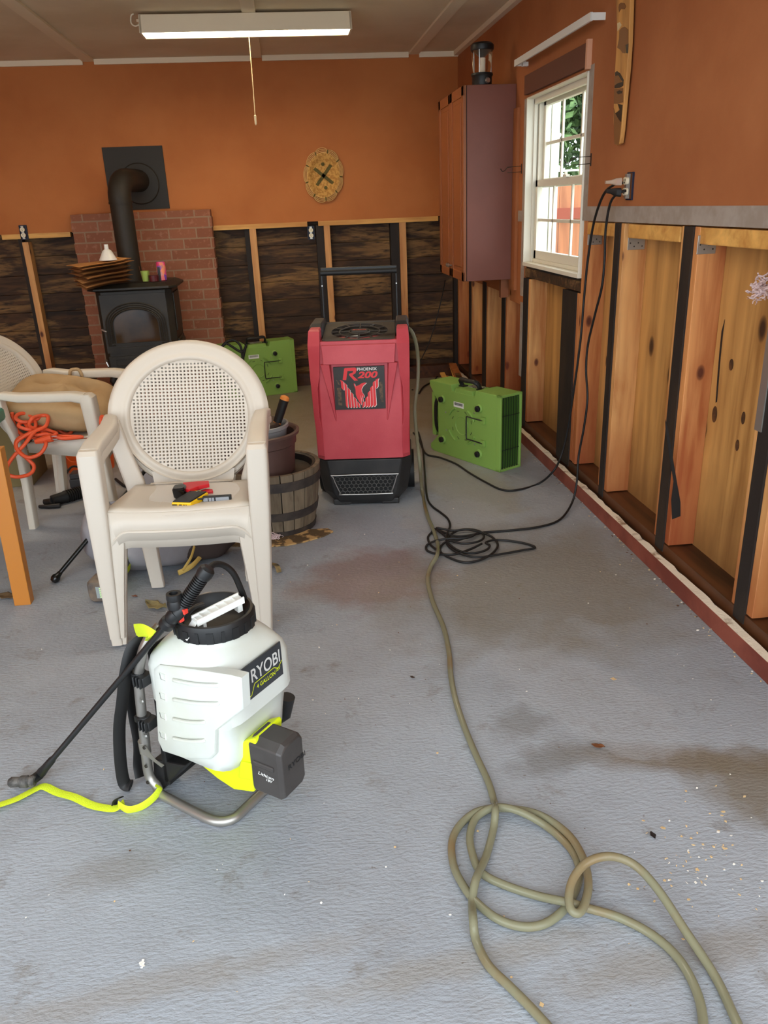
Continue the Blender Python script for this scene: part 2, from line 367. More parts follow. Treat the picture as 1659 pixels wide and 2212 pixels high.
# right-wall studs, positions read along the row y=700 of the wall face
def wy(px, py=700): return ax(px, py, XW).y
G = [(1014, 1018, 1), (1043, 1050, 1), (1084, 1091, 0), (1130, 1139, 1), (1214, 1243, 0), (1317, 1327, 1), (1461, 1480, 0)]
G = [(wy(a), wy(b), k) for a, b, k in G] + [(wy(1622, 1060), wy(1648, 1060), 1)]
G.append((G[-1][0]-.42, G[-1][1]-.42, 0)); G.append((G[-2][0]-.84, G[-2][1]-.84, 1))
for k, (ya, yb, c) in enumerate(G):      # ya far edge, yb near edge of the dark strip
    top = ZCUT-.004
    if k in (3, 4): top = zB-.09
    mt = M['stud'] if c else M['stud2']
    if ya < 5.8 and k != 4: trim(MB().box(XW+.004, XW+.105, ya+.002, ya+.03, .105, top), M['stud'], bevel=.002)
    trim(MB().box(XW-.004, XW+.104, yb, ya, .07, top), M['darkstud'])
    trim(MB().box(XW+.002, XW+.105, yb-.036, yb-.001, .11, top), mt, bevel=.002)
trim(MB().box(XW+.0, XW+.105, yN-.06, yN-.025, .11, ZCUT), M['stud2'])
# rough sill under the window and blocks under the lining
trim(MB().box(XW+.005, XW+.1, yN-.03, yF+.02, zB-.085, zB-.035), M['siding2'], bevel=.004)
for (pa, pb, zlo) in ((1264, 1325, 512), (1355, 1467, 510), (1505, 1700, 517)):
    a, b = ax(pa, 500, XW).y, ax(pb, 500, XW).y
    trim(MB().box(XW+.004, XW+.045, b, a, ZCUT-.06, ZCUT-.006), M['cream_wood'], bevel=.004)
trim(MB().box(XW+.0, XW+.105, -.2, YB+.02, .03, .105), M['plate'], name='trim_20')
# red curb board, flaked white edge, black strip painting the shade in the gap behind
struct(MB().box(XW-.05, XW-.028, -.2, YB, 0, .067).build('baseboard_right', M['redboard'], None, None, bevel=.002))
rnd = random.Random(3); mb = MB(); y = -.2; pts = []
while y < YB: pts.append((y, XW-.029+rnd.uniform(-.004, .006))); y += .045
vsx = []
for y, x in pts: vsx += [(XW-.049, y, .0675), (x+.008, y, .0675+rnd.uniform(0, .003))]
mb.add(vsx, [(2*i, 2*i+1, 2*i+3, 2*i+2) for i in range(len(pts)-1)]); trim(mb, M['whiteedge'])
trim(MB().box(XW-.028, XW+.001, -.2, YB, .0, .05), M['tar'])
# grey primer band along the cut edge and round the window
tb = MB(); zt = ZCUT+.062
tb.box(XW-.0015, XW, -.2, yN-.0, ZCUT, zt).box(XW-.0015, XW, yN-.055, yN-.0, zt, zT+.02)
tb.box(XW-.0015, XW, yF+.005, yF+.07, ax(1130, 640, XW).z, zT).box(XW-.0015, XW, yF+.07, ax(1112, 480, XW).y, ZCUT-.02, ZCUT+.04)
trim(tb, M['tape'])
# painted metal strap remains: grey strips on the studs
trim(MB().box(XW-.008, XW-.004, G[7][0]-.02, G[7][0]+.015, ax(1640, 930, XW).z, ZCUT), M['metal'])
trim(MB().box(XW-.006, XW-.004, G[3][0]+.0, G[3][0]+.05, ax(1122, 810, XW).z, ax(1122, 650, XW).z), M['tape'])
# window --------------------------------------------------------
xs0, xs1 = XW+.075, XW+.12
sy0, sy1, sz0, sz1 = yN, yF, zB, zT
wf = MB()
wf.box(XW-.01, XW+.13, sy1-.008, sy1, sz0, sz1).box(XW-.01, XW+.13, sy0, sy0+.008, sz0, sz1)          # jamb liners
wf.box(XW-.012, XW+.13, sy0, sy1, sz0-.02, sz0).box(XW-.01, XW+.13, sy0, sy1, sz1-.008, sz1)
wf.box(XW+.03, XW+.05, sy1-.02, sy1-.008, sz0, sz1).box(XW+.055, XW+.08, sy1-.035, sy1-.008, sz0, sz1).box(XW+.03, XW+.05, sy0+.008, sy0+.02, sz0, sz1)
wf.box(XW+.03, XW+.05, sy0, sy1, sz1-.035, sz1-.008).box(XW+.04, XW+.13, sy0, sy1, sz0, sz0+.02)
win = struct(wf.build('window_1', M['win_white'], None, None, bevel=.0015))
zm = (sz0+sz1)/2 - .01
def sash(x0, x1, z0, z1, nm):
    mb = MB(); a, b = sy0+.03, sy1-.03; q = .036
    mb.box(x0, x1, a, a+q, z0, z1).box(x0, x1, b-q, b, z0, z1).box(x0, x1, a, b, z0, z0+q+.01).box(x0, x1, a, b, z1-q, z1)
    xm = (x0+x1)/2; zc = (z0+z1)/2
    for t in (1/3, 2/3): mb.box(xm-.006, xm+.006, a+(b-a)*t-.008, a+(b-a)*t+.008, z0, z1)
    mb.box(xm-.006, xm+.006, a, b, zc-.008, zc+.008)
    s_ = struct(mb.build('window_sash', M['win_white'], win, None, bevel=.0015))
    struct(MB().box(xm-.001, xm+.001, a+.02, b-.02, z0+.02, z1-.02).build('window_pane', M['glass'], s_, None))
sash(XW+.045, XW+.075, sz0+.02, zm+.02, 'lower'); sash(XW+.08, XW+.11, zm-.02, sz1-.01, 'upper')
lk = MB().box(XW+.03, XW+.05, (sy0+sy1)/2-.12, (sy0+sy1)/2-.07, zm+.02, zm+.032).box(XW+.03, XW+.045, (sy0+sy1)/2-.1, (sy0+sy1)/2-.09, zm+.03, zm+.045)
struct(lk.build('window_latch', M['win_white'], win, None, bevel=.002))
# header board over the window and orange strip beside it
z0h, z1h = zT+.015, ax(1275, 92, XW).z
trim(MB().box(XW-.02, XW, sy0+.005, sy1+.02, z0h, z1h), M['brown_trim'], bevel=.002)
trim(MB().box(XW-.022, XW, sy0-.015, sy0+.005, z0h-.01, z1h+.01), pm('pale_pink_trim', (214, 160, 128), .7))
trim(MB().box(XW-.018, XW, ax(1121, 300, XW).y-.02, ax(1119, 300, XW).y+.04, ax(1110, 625, XW).z, zT-.03), M['orange_side'])
# ---------------- outdoors
gm = pm('outdoor_grass', (96, 116, 66), .9, c2=(128, 120, 84), ns=4)
struct(MB().box(XW+.6, 14, -1, 22, -.3, -.25).build('ground_outside', gm, None, None))
struct(MB().box(-12, 12, -14, -3.5, -.2, -.06).build('driveway', pm('driveway_concrete', (170, 168, 162), .9, c2=(150, 148, 142), ns=3, bs=20), None, None))
fm = wood('cedar_fence_wood', (166, 104, 66), (136, 78, 46), 'z', 6)
fence = thing('garden_fence', 'orange cedar board fence with scalloped tops seen through the window', 'fence', (4.5, 9.4, 0))
for k in range(40):
    x = 2.2+k*.142
    prof = [(x, 9.5, -.3), (x+.137, 9.5, -.3), (x+.137, 9.5, 1.56)] + [(x+.0685+.0685*math.cos(t), 9.5, 1.56+.05*math.sin(t)) for t in [math.pi*i/6 for i in range(1, 6)]] + [(x, 9.5, 1.56)]
    MB().prism(prof, (0, .02, 0)).build('board', fm, fence, None)
MB().box(2.2, 8, 9.45, 9.5, 1.15, 1.27).build('rail', pm('fence_rail_red', (140, 70, 52), .8), fence, None)
MB().box(2.2, 8, 9.47, 9.5, 1.66, 1.68).build('wire_top', M['win_white'], fence, None)
sd = pm('pale_mint_siding', (124, 130, 116), .7)
nb = thing('neighbouring_house', 'pale mint vertical-sided building corner seen at left of the window view', 'building', (2.3, 8.4, 0))
a_ = 7.4; xa = ax(1200, 480, 1).x; d = ray(1196, 480); xe = d.x*a_/d.y
mb = MB().box(xe-2.2, xe-.02, a_, a_+.2, -.3, 3.6)
for k in range(14): mb.box(xe-.12-k*.1-.004, xe-.12-k*.1+.004, a_-.012, a_, -.3, 3.6)
mb.build('wall', sd, nb, None)
MB().box(xe-.05, xe+.02, a_-.02, a_+.05, -.3, 3.6).build('corner_board', M['win_white'], nb, None)
leaf = pm('tree_leaves', (50, 78, 34), .7, c2=(86, 112, 58), ns=9)
def tree(x, y, z, rx, rz, n, lab, seed):
    t = thing('garden_tree', lab, 'tree', (x, y, -.25)); r = random.Random(seed)
    mb = MB(); mb.tube(cr([(x, y, -.3), (x+.05, y, 1), (x-.03, y, z-.2)], 4), .1, 8); mb.build('trunk', wood('bark_%d' % seed, (90, 74, 56), (52, 40, 30), 'z'), t, 60)
    mb = MB()
    for _ in range(n):
        a, b, c = r.gauss(0, .48), r.gauss(0, .48), r.gauss(0, .48); p = V((x+a*rx, y+b*rx, z+c*rz))
        u = V((r.uniform(-1, 1), r.uniform(-1, 1), r.uniform(-1, 1))).normalized(); v = u.orthogonal().normalized(); s_ = r.uniform(.05, .11)
        mb.add([p-u*s_, p+v*s_*.5, p+u*s_, p-v*s_*.5], [(0, 1, 2, 3)])
    mb.build('foliage', leaf, t, None)
tree(4.2, 13, 3.2, 2.0, 1.7, 15000, 'leafy green tree behind the fence, outside the window', 5)
tree(8.4, 16.5, 3.2, 1.3, 1.4, 6000, 'further green tree right of the first, outside the window', 6)

# ================================================================ WALL THINGS
# folded metal nail plates on the stud sides
for j, (gi, pa, pb) in enumerate(((6, (1490, 506), (1545, 541)), (5, (1357, 508), (1392, 533)), (4, (1270, 503), (1300, 523)))):
    yy = (G[gi][1]-.037) if gi != 4 else G[4][1]-.037
    if gi == 4: yy = yN-.0605
    P0 = ay(pa[0], pa[1], yy); P1 = ay(pb[0], pb[1], yy); x0, x1 = max(XW-.004, P0.x), min(XW+.1, max(P1.x, P0.x+.05)); zt_, zb_ = max(P0.z, P1.z)-.005, min(P0.z, P1.z)-.01
    lab = ['shiny galvanised nail plate atop the stud nearest the open side', 'dull galvanised nail plate atop the middle exposed stud', 'small galvanised nail plate atop the stud beside the window'][j]
    t = thing('nail_plate', lab, 'plate', (x0, yy, zb_))
    MB().box(x0, x1, yy-.003, yy, zb_, zt_).build('plate', M['metal'], t, None, bevel=.001)
    for k in range(4):
        c = (x0+(x1-x0)*(.15+.23*k), yy-.003, zb_+(zt_-zb_)*(.25 if k % 2 else .5)); MB().lathe([(.003, 0), (.002, .002)], c, (0, -1, 0), 8).build('nail', M['iron'], t)
# white curtain rod bracket above window
t = thing('curtain_rail', 'white bare curtain rail bracketed to the orange wall above the window', 'curtain rail', (XW, 4, 2.2))
Pf, Pn = ax(1113, 135, XW-.06), ax(1278, 38, XW-.06)
q = MB(); dz = V((0, 0, .012)); zz = (Pf.z+Pn.z)/2
q.box(XW-.066, XW-.062, Pn.y, Pf.y, zz-.014, zz+.014); q.box(XW-.066, XW-.055, Pn.y, Pf.y, zz+.012, zz+.016).box(XW-.066, XW-.055, Pn.y, Pf.y, zz-.016, zz-.012)
q.build('rail', M['white_pl'], t, None, bevel=.001)
MB().box(XW-.064, XW, Pf.y-.004, Pf.y, zz-.014, zz+.014).build('end_return', M['white_pl'], t, None)
MB().box(XW-.064, XW, Pn.y, Pn.y+.004, zz-.014, zz+.014).build('end_return', M['white_pl'], t, None)
MB().box(XW-.03, XW, Pf.y-.05, Pf.y-.02, zz-.02, zz).build('bracket', M['white_pl'], t, None)
# two iron hooks
for lab, p, s_ in (('black iron curtain hook on the orange wall right of the window', ax(1277, 347, XW), 1), ('black iron curtain hook left of the window beside the cabinet', ax(1127, 366, XW), .85)):
    t = thing('curtain_hook', lab, 'hook', p)
    for dz_, nm in ((.018, 'upper_arm'), (-.012, 'lower_arm')): MB().tube([p+V((0, 0, dz_)), p+V((-.085, 0, dz_-.003))], .0018, 6).build(nm, M['iron'], t)
    MB().tube(cr([p+V((-.06, 0, .015)), p+V((-.085, 0, .012)), p+V((-.1, 0, -.003)), p+V((-.115, 0, -.006)), p+V((-.125, 0, .008))], 5), .004, 6, flat=(.007, .002)).build('hook', M['iron'], t)
    MB().box(p.x-.003, p.x, p.y-.004, p.y+.004, p.z-.022, p.z+.03).build('wall_plate', M['iron'], t, None)
# carved painted board on the right wall
wd = wood('carved_board_wood', (206, 150, 80), (150, 96, 44), 'z', 8)
t = thing('carved_wall_board', 'tall narrow painted wooden carving of faces on the orange wall', 'wall carving', ax(1340, 150, XW))
ys = lambda px, py: ax(px, py, XW-.02).y
zs = lambda px, py: ax(px, py, XW-.02).z
out = [(1333, -60), (1332, 0), (1335, 60), (1333, 110), (1330, 160), (1328, 220), (1327, 260), (1330, 308), (1334, 314), (1341, 310), (1345, 280), (1352, 200), (1357, 150), (1361, 90), (1364, 0), (1366, -60)]
mb = MB(); mb.prism([(XW-.025, ys(a, b), zs(a, b)) for a, b in out], (.018, 0, 0)); mb.build('board', wd, t, 30, bevel=.003)
def patch(nm, pts, mat, off=.0258):
    MB().prism([(XW-off, ys(a, b), zs(a, b)) for a, b in pts], (-.0006, 0, 0)).build(nm, mat, t, None)
dk = pm('carving_dark_paint', (34, 26, 20), .4); tn = pm('carving_tan_paint', (132, 86, 44), .5); wh = pm('carving_cream_paint', (220, 196, 150), .5)
S = 938/140.0
cv = lambda L: [(1300+a/S, b/S) for a, b in L]
patch('painted_spot', cv([(270, 60), (300, 38), (350, 45), (372, 90), (350, 135), (300, 130), (270, 180), (262, 110)]), tn)
patch('painted_hair', cv([(245, 335), (285, 320), (310, 360), (260, 440), (250, 450)]), wh)
patch('painted_shape', cv([(310, 400), (355, 385), (405, 430), (405, 630), (360, 660), (360, 770), (320, 765), (290, 720), (245, 690), (270, 560), (275, 440)]), tn)
patch('painted_notch', cv([(365, 650), (408, 630), (400, 770), (370, 765)]), dk)
patch('painted_brow', cv([(212, 1050), (240, 1028), (285, 1060), (340, 1160), (330, 1190), (300, 1160), (260, 1090), (215, 1100)]), dk)
patch('painted_lid', cv([(205, 1240), (250, 1205), (335, 1180), (330, 1240), (280, 1270), (205, 1280)]), dk)
patch('painted_face', cv([(205, 1100), (255, 1095), (310, 1190), (250, 1205), (205, 1240)]), tn)
patch('painted_cheek', cv([(200, 1285), (330, 1275), (330, 1480), (250, 1500), (195, 1500)]), tn)
patch('painted_eye', cv([(235, 1330), (275, 1305), (320, 1320), (310, 1350), (260, 1365)]), dk, .0266)
patch('painted_lower', cv([(192, 1560), (215, 1640), (250, 1700), (295, 1775), (300, 1790), (280, 2000), (262, 2095), (205, 2090), (195, 1900)]), tn, .0256)
patch('painted_beard', cv([(250, 1500), (320, 1520), (300, 1770), (250, 1700), (215, 1640), (280, 1590)]), dk)
# outlets
def outlet(nm, lab, c, nx, ny, wide):   # c centre, nx outward, ny sideways
    c, nx, ny = V(c), V(nx), V(ny); z = V((0, 0, 1)); t = thing(nm, lab, 'outlet', c)
    mb = MB(); s_ = .031
    for sg in (-1, 1): mb.obox(c+ny*sg*.026-nx*.006, ny*.002, nx*.01, z*.05); mb.obox(c+z*sg*.05-nx*.006, ny*.026, nx*.01, z*.002)
    mb.obox(c-nx*.008, ny*.026, nx*.002, z*.05); mb.build('outlet_box', pm('outlet_box_blue_%s' % lab[:4], (22, 28, 52), .5), t, None)
    mb = MB(); mb.obox(c+nx*.012, ny*.009, nx*.008, z*.046)
    mb.build('yoke', M['metal'], t, None)
    for sg in (-1, 1):
        q = MB(); q.loft([sq(c+z*sg*.02+nx*(.012), ny, z, .034, .028, 16, .7), sq(c+z*sg*.02+nx*(.024), ny, z, .034, .028, 16, .7)])
        f_ = q.build('receptacle', pm('receptacle_cream%d' % sg, (234, 224, 196), .4), t)
        q = MB()
        for a in (-.006, .006): q.obox(c+z*(sg*.02+.004)+nx*.0243+ny*a, ny*.0012, nx*.0006, z*.004)
        q.obox(c+z*(sg*.02-.006)+nx*.0243, ny*.0022, nx*.0006, z*.002); q.build('slot', M['iron'], f_, None)
    return t
outlet('wall_outlet', 'cream double outlet in open box at far left of the back wall', ay(52, 502, YB)+V((0, -.01, 0)), (0, -1, 0), (1, 0, 0), 1)
outlet('wall_outlet', 'cream double outlet in blue box between back wall studs near the basket', ay(672, 503, YB)+V((0, .03, 0)), (0, -1, 0), (1, 0, 0), 1)
po = ax(1363, 402, XW)
outlet('wall_outlet', 'double outlet with two plugs in cut-out on the right wall', po+V((-.004, 0, .0)), (-1, 0, 0), (0, 1, 0), 1)
# woven basket plate on back wall
t = thing('woven_basket_plate', 'oval scalloped woven straw plate with green cross hung on the orange wall', 'basket', ay(699, 380, YB))
c = ay(699, 379, YB-.02); st_ = pm('straw', (214, 164, 88), .7, c2=(186, 132, 62), ns=60, lo=.45, hi=.55, bs=200, bstr=.8); gs = pm('green_straw', (104, 92, 42), .7, c2=(86, 78, 32), ns=60, bs=200, bstr=.8)
ra, rb = .140, .178; tl = -.10
def el(th, k, dy=0):
    a, b = ra*k*math.cos(th), rb*k*math.sin(th); return V((c.x+a*math.cos(tl)-b*math.sin(tl)*-1*-1, c.y+dy, c.z+a*math.sin(tl)+b*math.cos(tl)))
mb = MB(); secs = []
for k, dy in ((.02, .012), (.35, .012), (.62, .010), (.72, -.008), (.86, -.016), (.9, -.014), (.9, -.006), (.7, .016), (.02, .018)): secs.append([el(2*math.pi*i/48, k, dy) for i in range(48)])
mb.loft(secs); mb.build('woven_tray', st_, t, 50)
for q_, k0 in enumerate((.90, .96, 1.02, 1.08)):
    mb = MB(); pts = []
    for i in range(144):
        th = 2*math.pi*i/144; k = .895 + (k0-.895)*(.55+.5*abs(math.sin(th*4.5))**.6)
        pts.append(el(th, k, -.012+.003*q_))
    mb.tube(pts, .003, 5, True); mb.build('rim_strand', pm('pale_straw%d' % q_, (224, 180, 112), .7), t, 60)
for j in range(9):
    th = 2*math.pi*j/9; p0, p1 = el(th, .88, -.018), el(th, 1.02, -.012); MB().tube([p0, p1], .0045, 6).build('binding', gs, t)
bx = MB()
def strip(a0, b0, a1, b1, w_):
    global bx
    A, B = V((a0, b0)), V((a1, b1)); n_ = (B-A).normalized(); n_ = V((-n_.y, n_.x))*w_
    f_ = lambda p: V((c.x+p.x, c.y+.0105, c.z+p.y))
    bx.prism([f_(A+n_), f_(A-n_), f_(B-n_), f_(B+n_)], (0, -.0015, 0))
strip(-.068, .052, .07, -.058, .012); strip(.062, .072, -.056, -.068, .012)
for zc_ in (.08, -.088): bx.lathe([(.014, 0), (.013, .0015)], (c.x+(.0 if zc_ > 0 else .012), c.y+.0105, c.z+zc_), (0, -1, 0), 10)
bx.build('woven_cross', gs, t, None)

# ================================================================ SHOP LIGHT
tubem = pm('lit_tube', (255, 250, 235), .5, emis=((255, 238, 205), LAMP_STRENGTH))
housing = pm('lamp_housing_cream', (236, 222, 196), .5)
L0, L1 = az(312, 70, ZC-.07), az(756, 56, ZC-.07); cx_, lw = (L0.x+L1.x)/2, (L1.x-L0.x)/2; ly = yl - .17
t = thing('shop_light', 'lit cream fluorescent shop light with pull cord under the ceiling', 'ceiling light', (cx_, ly, ZC))
prof = [(-.09, -.115), (-.085, -.115), (-.05, -.06), (.05, -.06), (.085, -.115), (.09, -.115), (.055, -.02), (-.055, -.02)]
MB().prism([(cx_-lw, ly+a, ZC+b+.005) for a, b in prof], (2*lw, 0, 0)).build('housing', housing, t, None, bevel=.002)
for sg in (-1, 1):
    MB().prism([(cx_+sg*lw, ly+a, ZC+b+.005) for a, b in [(-.09, -.115), (-.055, -.02), (.055, -.02), (.09, -.115)]], (-sg*.012, 0, 0)).build('end_cap', housing, t, None)
for dy in (-.035, .035): MB().cyl((cx_-lw+.014, ly+dy, ZC-.085), (cx_+lw-.014, ly+dy, ZC-.085), .016, seg=16).build('lamp_tube', tubem, t)
Pc = ay(538, 82, ly); Pe = ay(551, 250, ly)
cable('pull_cord', [Pc+V((0, 0, .03)), Pc*.5+Pe*.5+V((.001, 0, 0)), Pe], .0022, pm('cord_cream', (226, 206, 164), .8), parent=t)
MB().lathe([(.002, 0), (.006, .008), (.007, .05), (.003, .055)], Pe+V((0, 0, -.05)), (0, 0, 1), 10).build('cord_pull', pm('pull_bead', (232, 214, 176), .5), t)
pw = ay(300, 50, ly)
cable('wire', [(cx_-lw+.0, ly, ZC-.05), (cx_-lw-.03, ly, ZC-.06), (cx_-lw-.05, ly, ZC-.045), (cx_-lw-.045, ly, ZC-.01), (cx_-lw-.03, ly, ZC-.002)], .004, housing, parent=t)

# ================================================================ CABINET + LANTERN
cabm = pm('cabinet_side_brown', (116, 66, 52), .5, c2=(124, 72, 58), ns=2); cabd = pm('cabinet_door_orange', (146, 86, 50), .55, bs=60, bstr=.06)
yc = ax(1112, 400, XW).y
zt1, zb1 = ay(1060, 182, yc).z, ay(1050, 606, yc).z
xf = (ay(1003, 185, yc).x + ay(999, 607, yc).x)/2
yfar = (V(ray(949, 400))*(xf/ray(949, 400).x)).y
yfar = min(yfar, YB-.02)
print('cab', yc, xf, yfar, zt1, zb1)
t = thing('wall_cabinet', 'tall maroon wall cabinet with orange panelled doors beside the window', 'cabinet', ((XW+xf)/2, (yc+yfar)/2, zb1))
MB().box(xf+.022, XW-.001, yc, yfar, zb1, zt1).build('body', cabm, t, None, bevel=.002)
MB().box(xf+.016, xf+.026, yc+.004, yfar, zb1+.004, zt1-.004).build('shadow_gap', M['tar'], t, None)
ym = (yc+yfar)/2
for j, (a, b) in enumerate(((yc, ym-.002), (ym+.002, yfar))):
    mb = MB().box(xf+.006, xf+.018, a, b, zb1, zt1); q = .055
    mb.box(xf, xf+.008, a, a+q, zb1, zt1).box(xf, xf+.008, b-q, b, zb1, zt1).box(xf, xf+.008, a, b, zb1, zb1+q).box(xf, xf+.008, a, b, zt1-q, zt1)
    mb.box(xf+.001, xf+.008, a+q+.025, b-q-.025, zb1+q+.025, zt1-q-.025)
    dr = mb.build('door', cabd, t, None, bevel=.003)
    yk = (ym-.025) if j == 0 else (ym+.025)
    MB().lathe([(.004, 0), (.004, .014), (.012, .018), (.014, .025), (.008, .03)], (xf, yk, zb1+.075), (-1, 0, 0), 16).build('knob', M['silver'], dr)
for k, yy in enumerate((yc+.04, yc+.3)): pass
trim(MB().box(XW-.05, XW, yc+.1, yc+.14, zb1-.12, zb1-.002), cabd)
trim(MB().box(XW-.018, XW, yc+.1, ax(1003, 600, XW).y, zb1-.07, zb1-.002), M['orange_side'])
# lantern
lp = ay(1041, 181, yc+.1); R_ = (ay(1064, 160, yc+.1).x-ay(1020, 160, yc+.1).x)/2; hh = ay(1041, 86, yc+.1).z - lp.z
lp.z = zt1
t = thing('camping_lantern', 'black camping lantern with clear globe standing on the wall cabinet', 'lantern', lp)
MB().lathe([(R_*.95, 0), (R_*.95, hh*.22), (R_*1.05, hh*.26), (R_*1.02, hh*.31), (R_*.8, hh*.32)], lp).build('base', M['black'], t)
MB().lathe([(R_*.82, hh*.31), (R_*.93, hh*.5), (R_*1.0, hh*.84)], lp, cap=False).build('globe', pm('lantern_globe', (255, 250, 240), .02, trans=1, ior=1.1), t)
MB().lathe([(R_*.3, hh*.31), (R_*.3, hh*.66)], lp).build('lamp_core', pm('frosted_core', (240, 230, 214), .5), t)
MB().lathe([(R_*.25, hh*.68), (R_*.92, hh*.86), (R_*.2, hh*.86)], lp).build('reflector', M['silver'], t)
MB().lathe([(R_*1.08, hh*.83), (R_*1.12, hh*.87), (R_*1.1, hh*.95), (R_*.9, hh), (.002, hh*1.01)], lp).build('cap', M['black'], t)
MB().lathe([(R_*.28, 0), (R_*.2, .008)], lp+V((R_*.35, -R_*.9, hh*.12)), (.3, -1, 0), 12).build('switch', M['silver'], t)
for a in (0, 2.1, 4.2): MB().cyl(lp+V((R_*.88*math.cos(a), R_*.88*math.sin(a), hh*.3)), lp+V((R_*.95*math.cos(a), R_*.95*math.sin(a), hh*.85)), .003, seg=6).build('guard_rod', M['silver'], t)
# ================================================================ AIR MOVERS (local: x along the face, y into the depth, z up)
def make_air_mover():
    L, T, Hh = .596, .158, .425
    t = thing('air_mover', '', 'air mover')
    g = M['green']
    face = [(.03, .0), (L-.012, 0), (L-.012, Hh), (.40, Hh), (.39, Hh-.035), (.20, Hh-.035), (.19, Hh), (.0, Hh), (0, Hh-.03), (.072, Hh-.115), (.072, .105), (0, .04), (0, .015)]
    mb = MB(); mb.prism([(a, 0, b) for a, b in face], (0, T, 0))
    # rounded handle saddle
    mb.prism([(.215, .004, Hh-.05), (.375, .004, Hh-.05), (.365, .004, Hh-.012), (.225, .004, Hh-.012)], (0, T-.02, 0))
    # raised ring, slots' bosses and bracket mounts
    c = (.285, 0, .205)
    mb.lathe([(.056, 0), (.056, .004), (.052, .0045), (.051, .001), (.0, .001)], c, (0, -1, 0), 32)
    for k in range(4):
        a0 = math.pi/4*(2*k+1) - .35
        pts = [(c[0]+.125*math.cos(a0+.1*i)*.95, 0, c[2]+.105*math.sin(a0+.1*i)) for i in range(8)]
        mb.tube([(p[0], -.002, p[2]) for p in pts], 1, 6, flat=(.010, .006))
    for z in (.14, .27): mb.box(.455, .485, -.014, 0, z-.018, z+.018)
    for a, b in ((.115, .33), (.43, .33), (.115, .09), (.43, .07)): mb.lathe([(.026, 0), (.024, .005), (.018, .009)], (a, 0, b), (0, -1, 0), 20)
    mb.build('housing', g, t, 30, bevel=.005)
    # outlet end: rim and dark throat
    rm = MB(); x0, x1 = L-.03, L+.003
    rm.box(x0, x1, -.002, .012, -.0, Hh+.002).box(x0, x1, T-.012, T+.002, -.0, Hh+.002).box(x0, x1, -.002, T+.002, -.0, .014).box(x0, x1, -.002, T+.002, Hh-.012, Hh+.002)
    rm.build('outlet_rim', g, t, None, bevel=.003)
    MB().box(L-.012, L-.0105, .012, T-.012, .014, Hh-.014).build('outlet_throat', pm('throat_dark_green', (58, 92, 30), .6), t, None)
    gr = MB()
    for k in range(7):
        y = .022+k*.0185; gr.tube(cr([(L-.006, y, .018), (L+.001, y, .03), (L+.002, y, Hh/2), (L+.001, y, Hh-.03), (L-.006, y, Hh-.016)], 3), .0016, 5)
    for z in (.12, .31): gr.tube([(L-.004, .01, z), (L+.0, T/2, z), (L-.004, T-.01, z)], .002, 5)
    gr.build('outlet_grille', M['black'], t, 60)
    for a, b in ((.115, .33), (.43, .33), (.115, .09), (.43, .07)):
        MB().lathe([(.0165, .004), (.017, .010), (.0165, .021), (.012, .024), (.006, .024), (.005, .019)], (a, 0, b), (0, -1, 0), 20).build('rubber_foot', M['black_rub'], t)
    MB().tube(cr([(.47, -.012, .27), (.36, -.012, .27), (.345, -.012, .27), (.335, -.012, .26), (.335, -.012, .15), (.345, -.012, .14), (.36, -.012, .14), (.47, -.012, .14)], 3), .0035, 6).build('kickstand', M['black'], t, 60)
    for k in range(8):
        a = 2*math.pi*k/8+.4; q = V((c[0]+.085*math.cos(a), -.0006, c[2]+.085*math.sin(a)))
        u = V((math.cos(a+1.3), 0, math.sin(a+1.3)))*.010; n_ = V((u.z, 0, -u.x)).normalized()*.0014
        MB().obox(q, u, n_, (0, .0006, 0)).build('slot', M['black'], t, None)
    for a, b in ((.15, .26), (.155, .155), (.40, .12), (.395, .3)): MB().lathe([(.0045, 0), (.003, .003)], (a, -.006, b), (0, -1, 0), 8).build('screw', M['silver'], t)
    lb = MB().box(.215, .30, -.0012, 0, .305, .335).build('barcode_label', M['white_pl'], t, None)
    bm_ = MB(); r = random.Random(2); x = .222
    while x < .292: w_ = r.choice((.0006, .001, .0016)); bm_.box(x, x+w_, -.0016, -.0012, .316, .331); x += w_+.0012
    bm_.build('bars', M['black'], lb, None)
    hd = [(.225, .06, Hh-.012), (.225, .045, Hh+.02), (.24, .03, Hh+.036), (.30, .025, Hh+.036), (.355, .03, Hh+.036), (.372, .045, Hh+.02), (.372, .06, Hh-.012)]
    MB().tube(cr(hd, 5), 1, 10, flat=(.014, .008)).build('carry_handle', M['black_rub'], t, 60)
    for a in (.225, .372):
        MB().box(a-.02, a+.02, .045, .085, Hh-.013, Hh-.006).build('handle_clip', M['black'], t, None, bevel=.002)
    MB().box(.25, .345, .075, .13, Hh-.012, Hh-.010).build('rating_plate', pm('rating_plate', (70, 70, 66), .4, c2=(190, 190, 184), ns=70, st=(1, 3, 1), lo=.52, hi=.56), t, None)
    # cord wrap bar at the tail with its wound cable
    MB().box(-.022, .012, .03, .07, .085, .35).box(.012, .07, .04, .06, .12, .15).box(.012, .07, .04, .06, .29, .32).build('cord_wrap', g, t, None, bevel=.006)
    wd_ = MB()
    for k in range(5): wd_.tube(cr([(.02+.004*k, .025, .14), (.018+.004*k, .02, .22), (.02+.004*k, .025, .30), (.035+.003*k, .05, .335), (.03, .085, .22), (.035, .05, .105)], 5, True), .0045, 6, True)
    wd_.build('wound_cable', M['black_rub'], t, 60)
    return t
am = make_air_mover()
A = az(931, 971); B = az(1079, 1021); d_ = (B-A).normalized()
am.location = (A.x, A.y, 0); am.rotation_euler = (0, 0, math.atan2(d_.y, d_.x)); am['label'] = 'bright green air mover on edge near the right wall studs'
s_ = (B-A).length/.596; print('am scale', s_); am.scale = (s_, s_, s_)
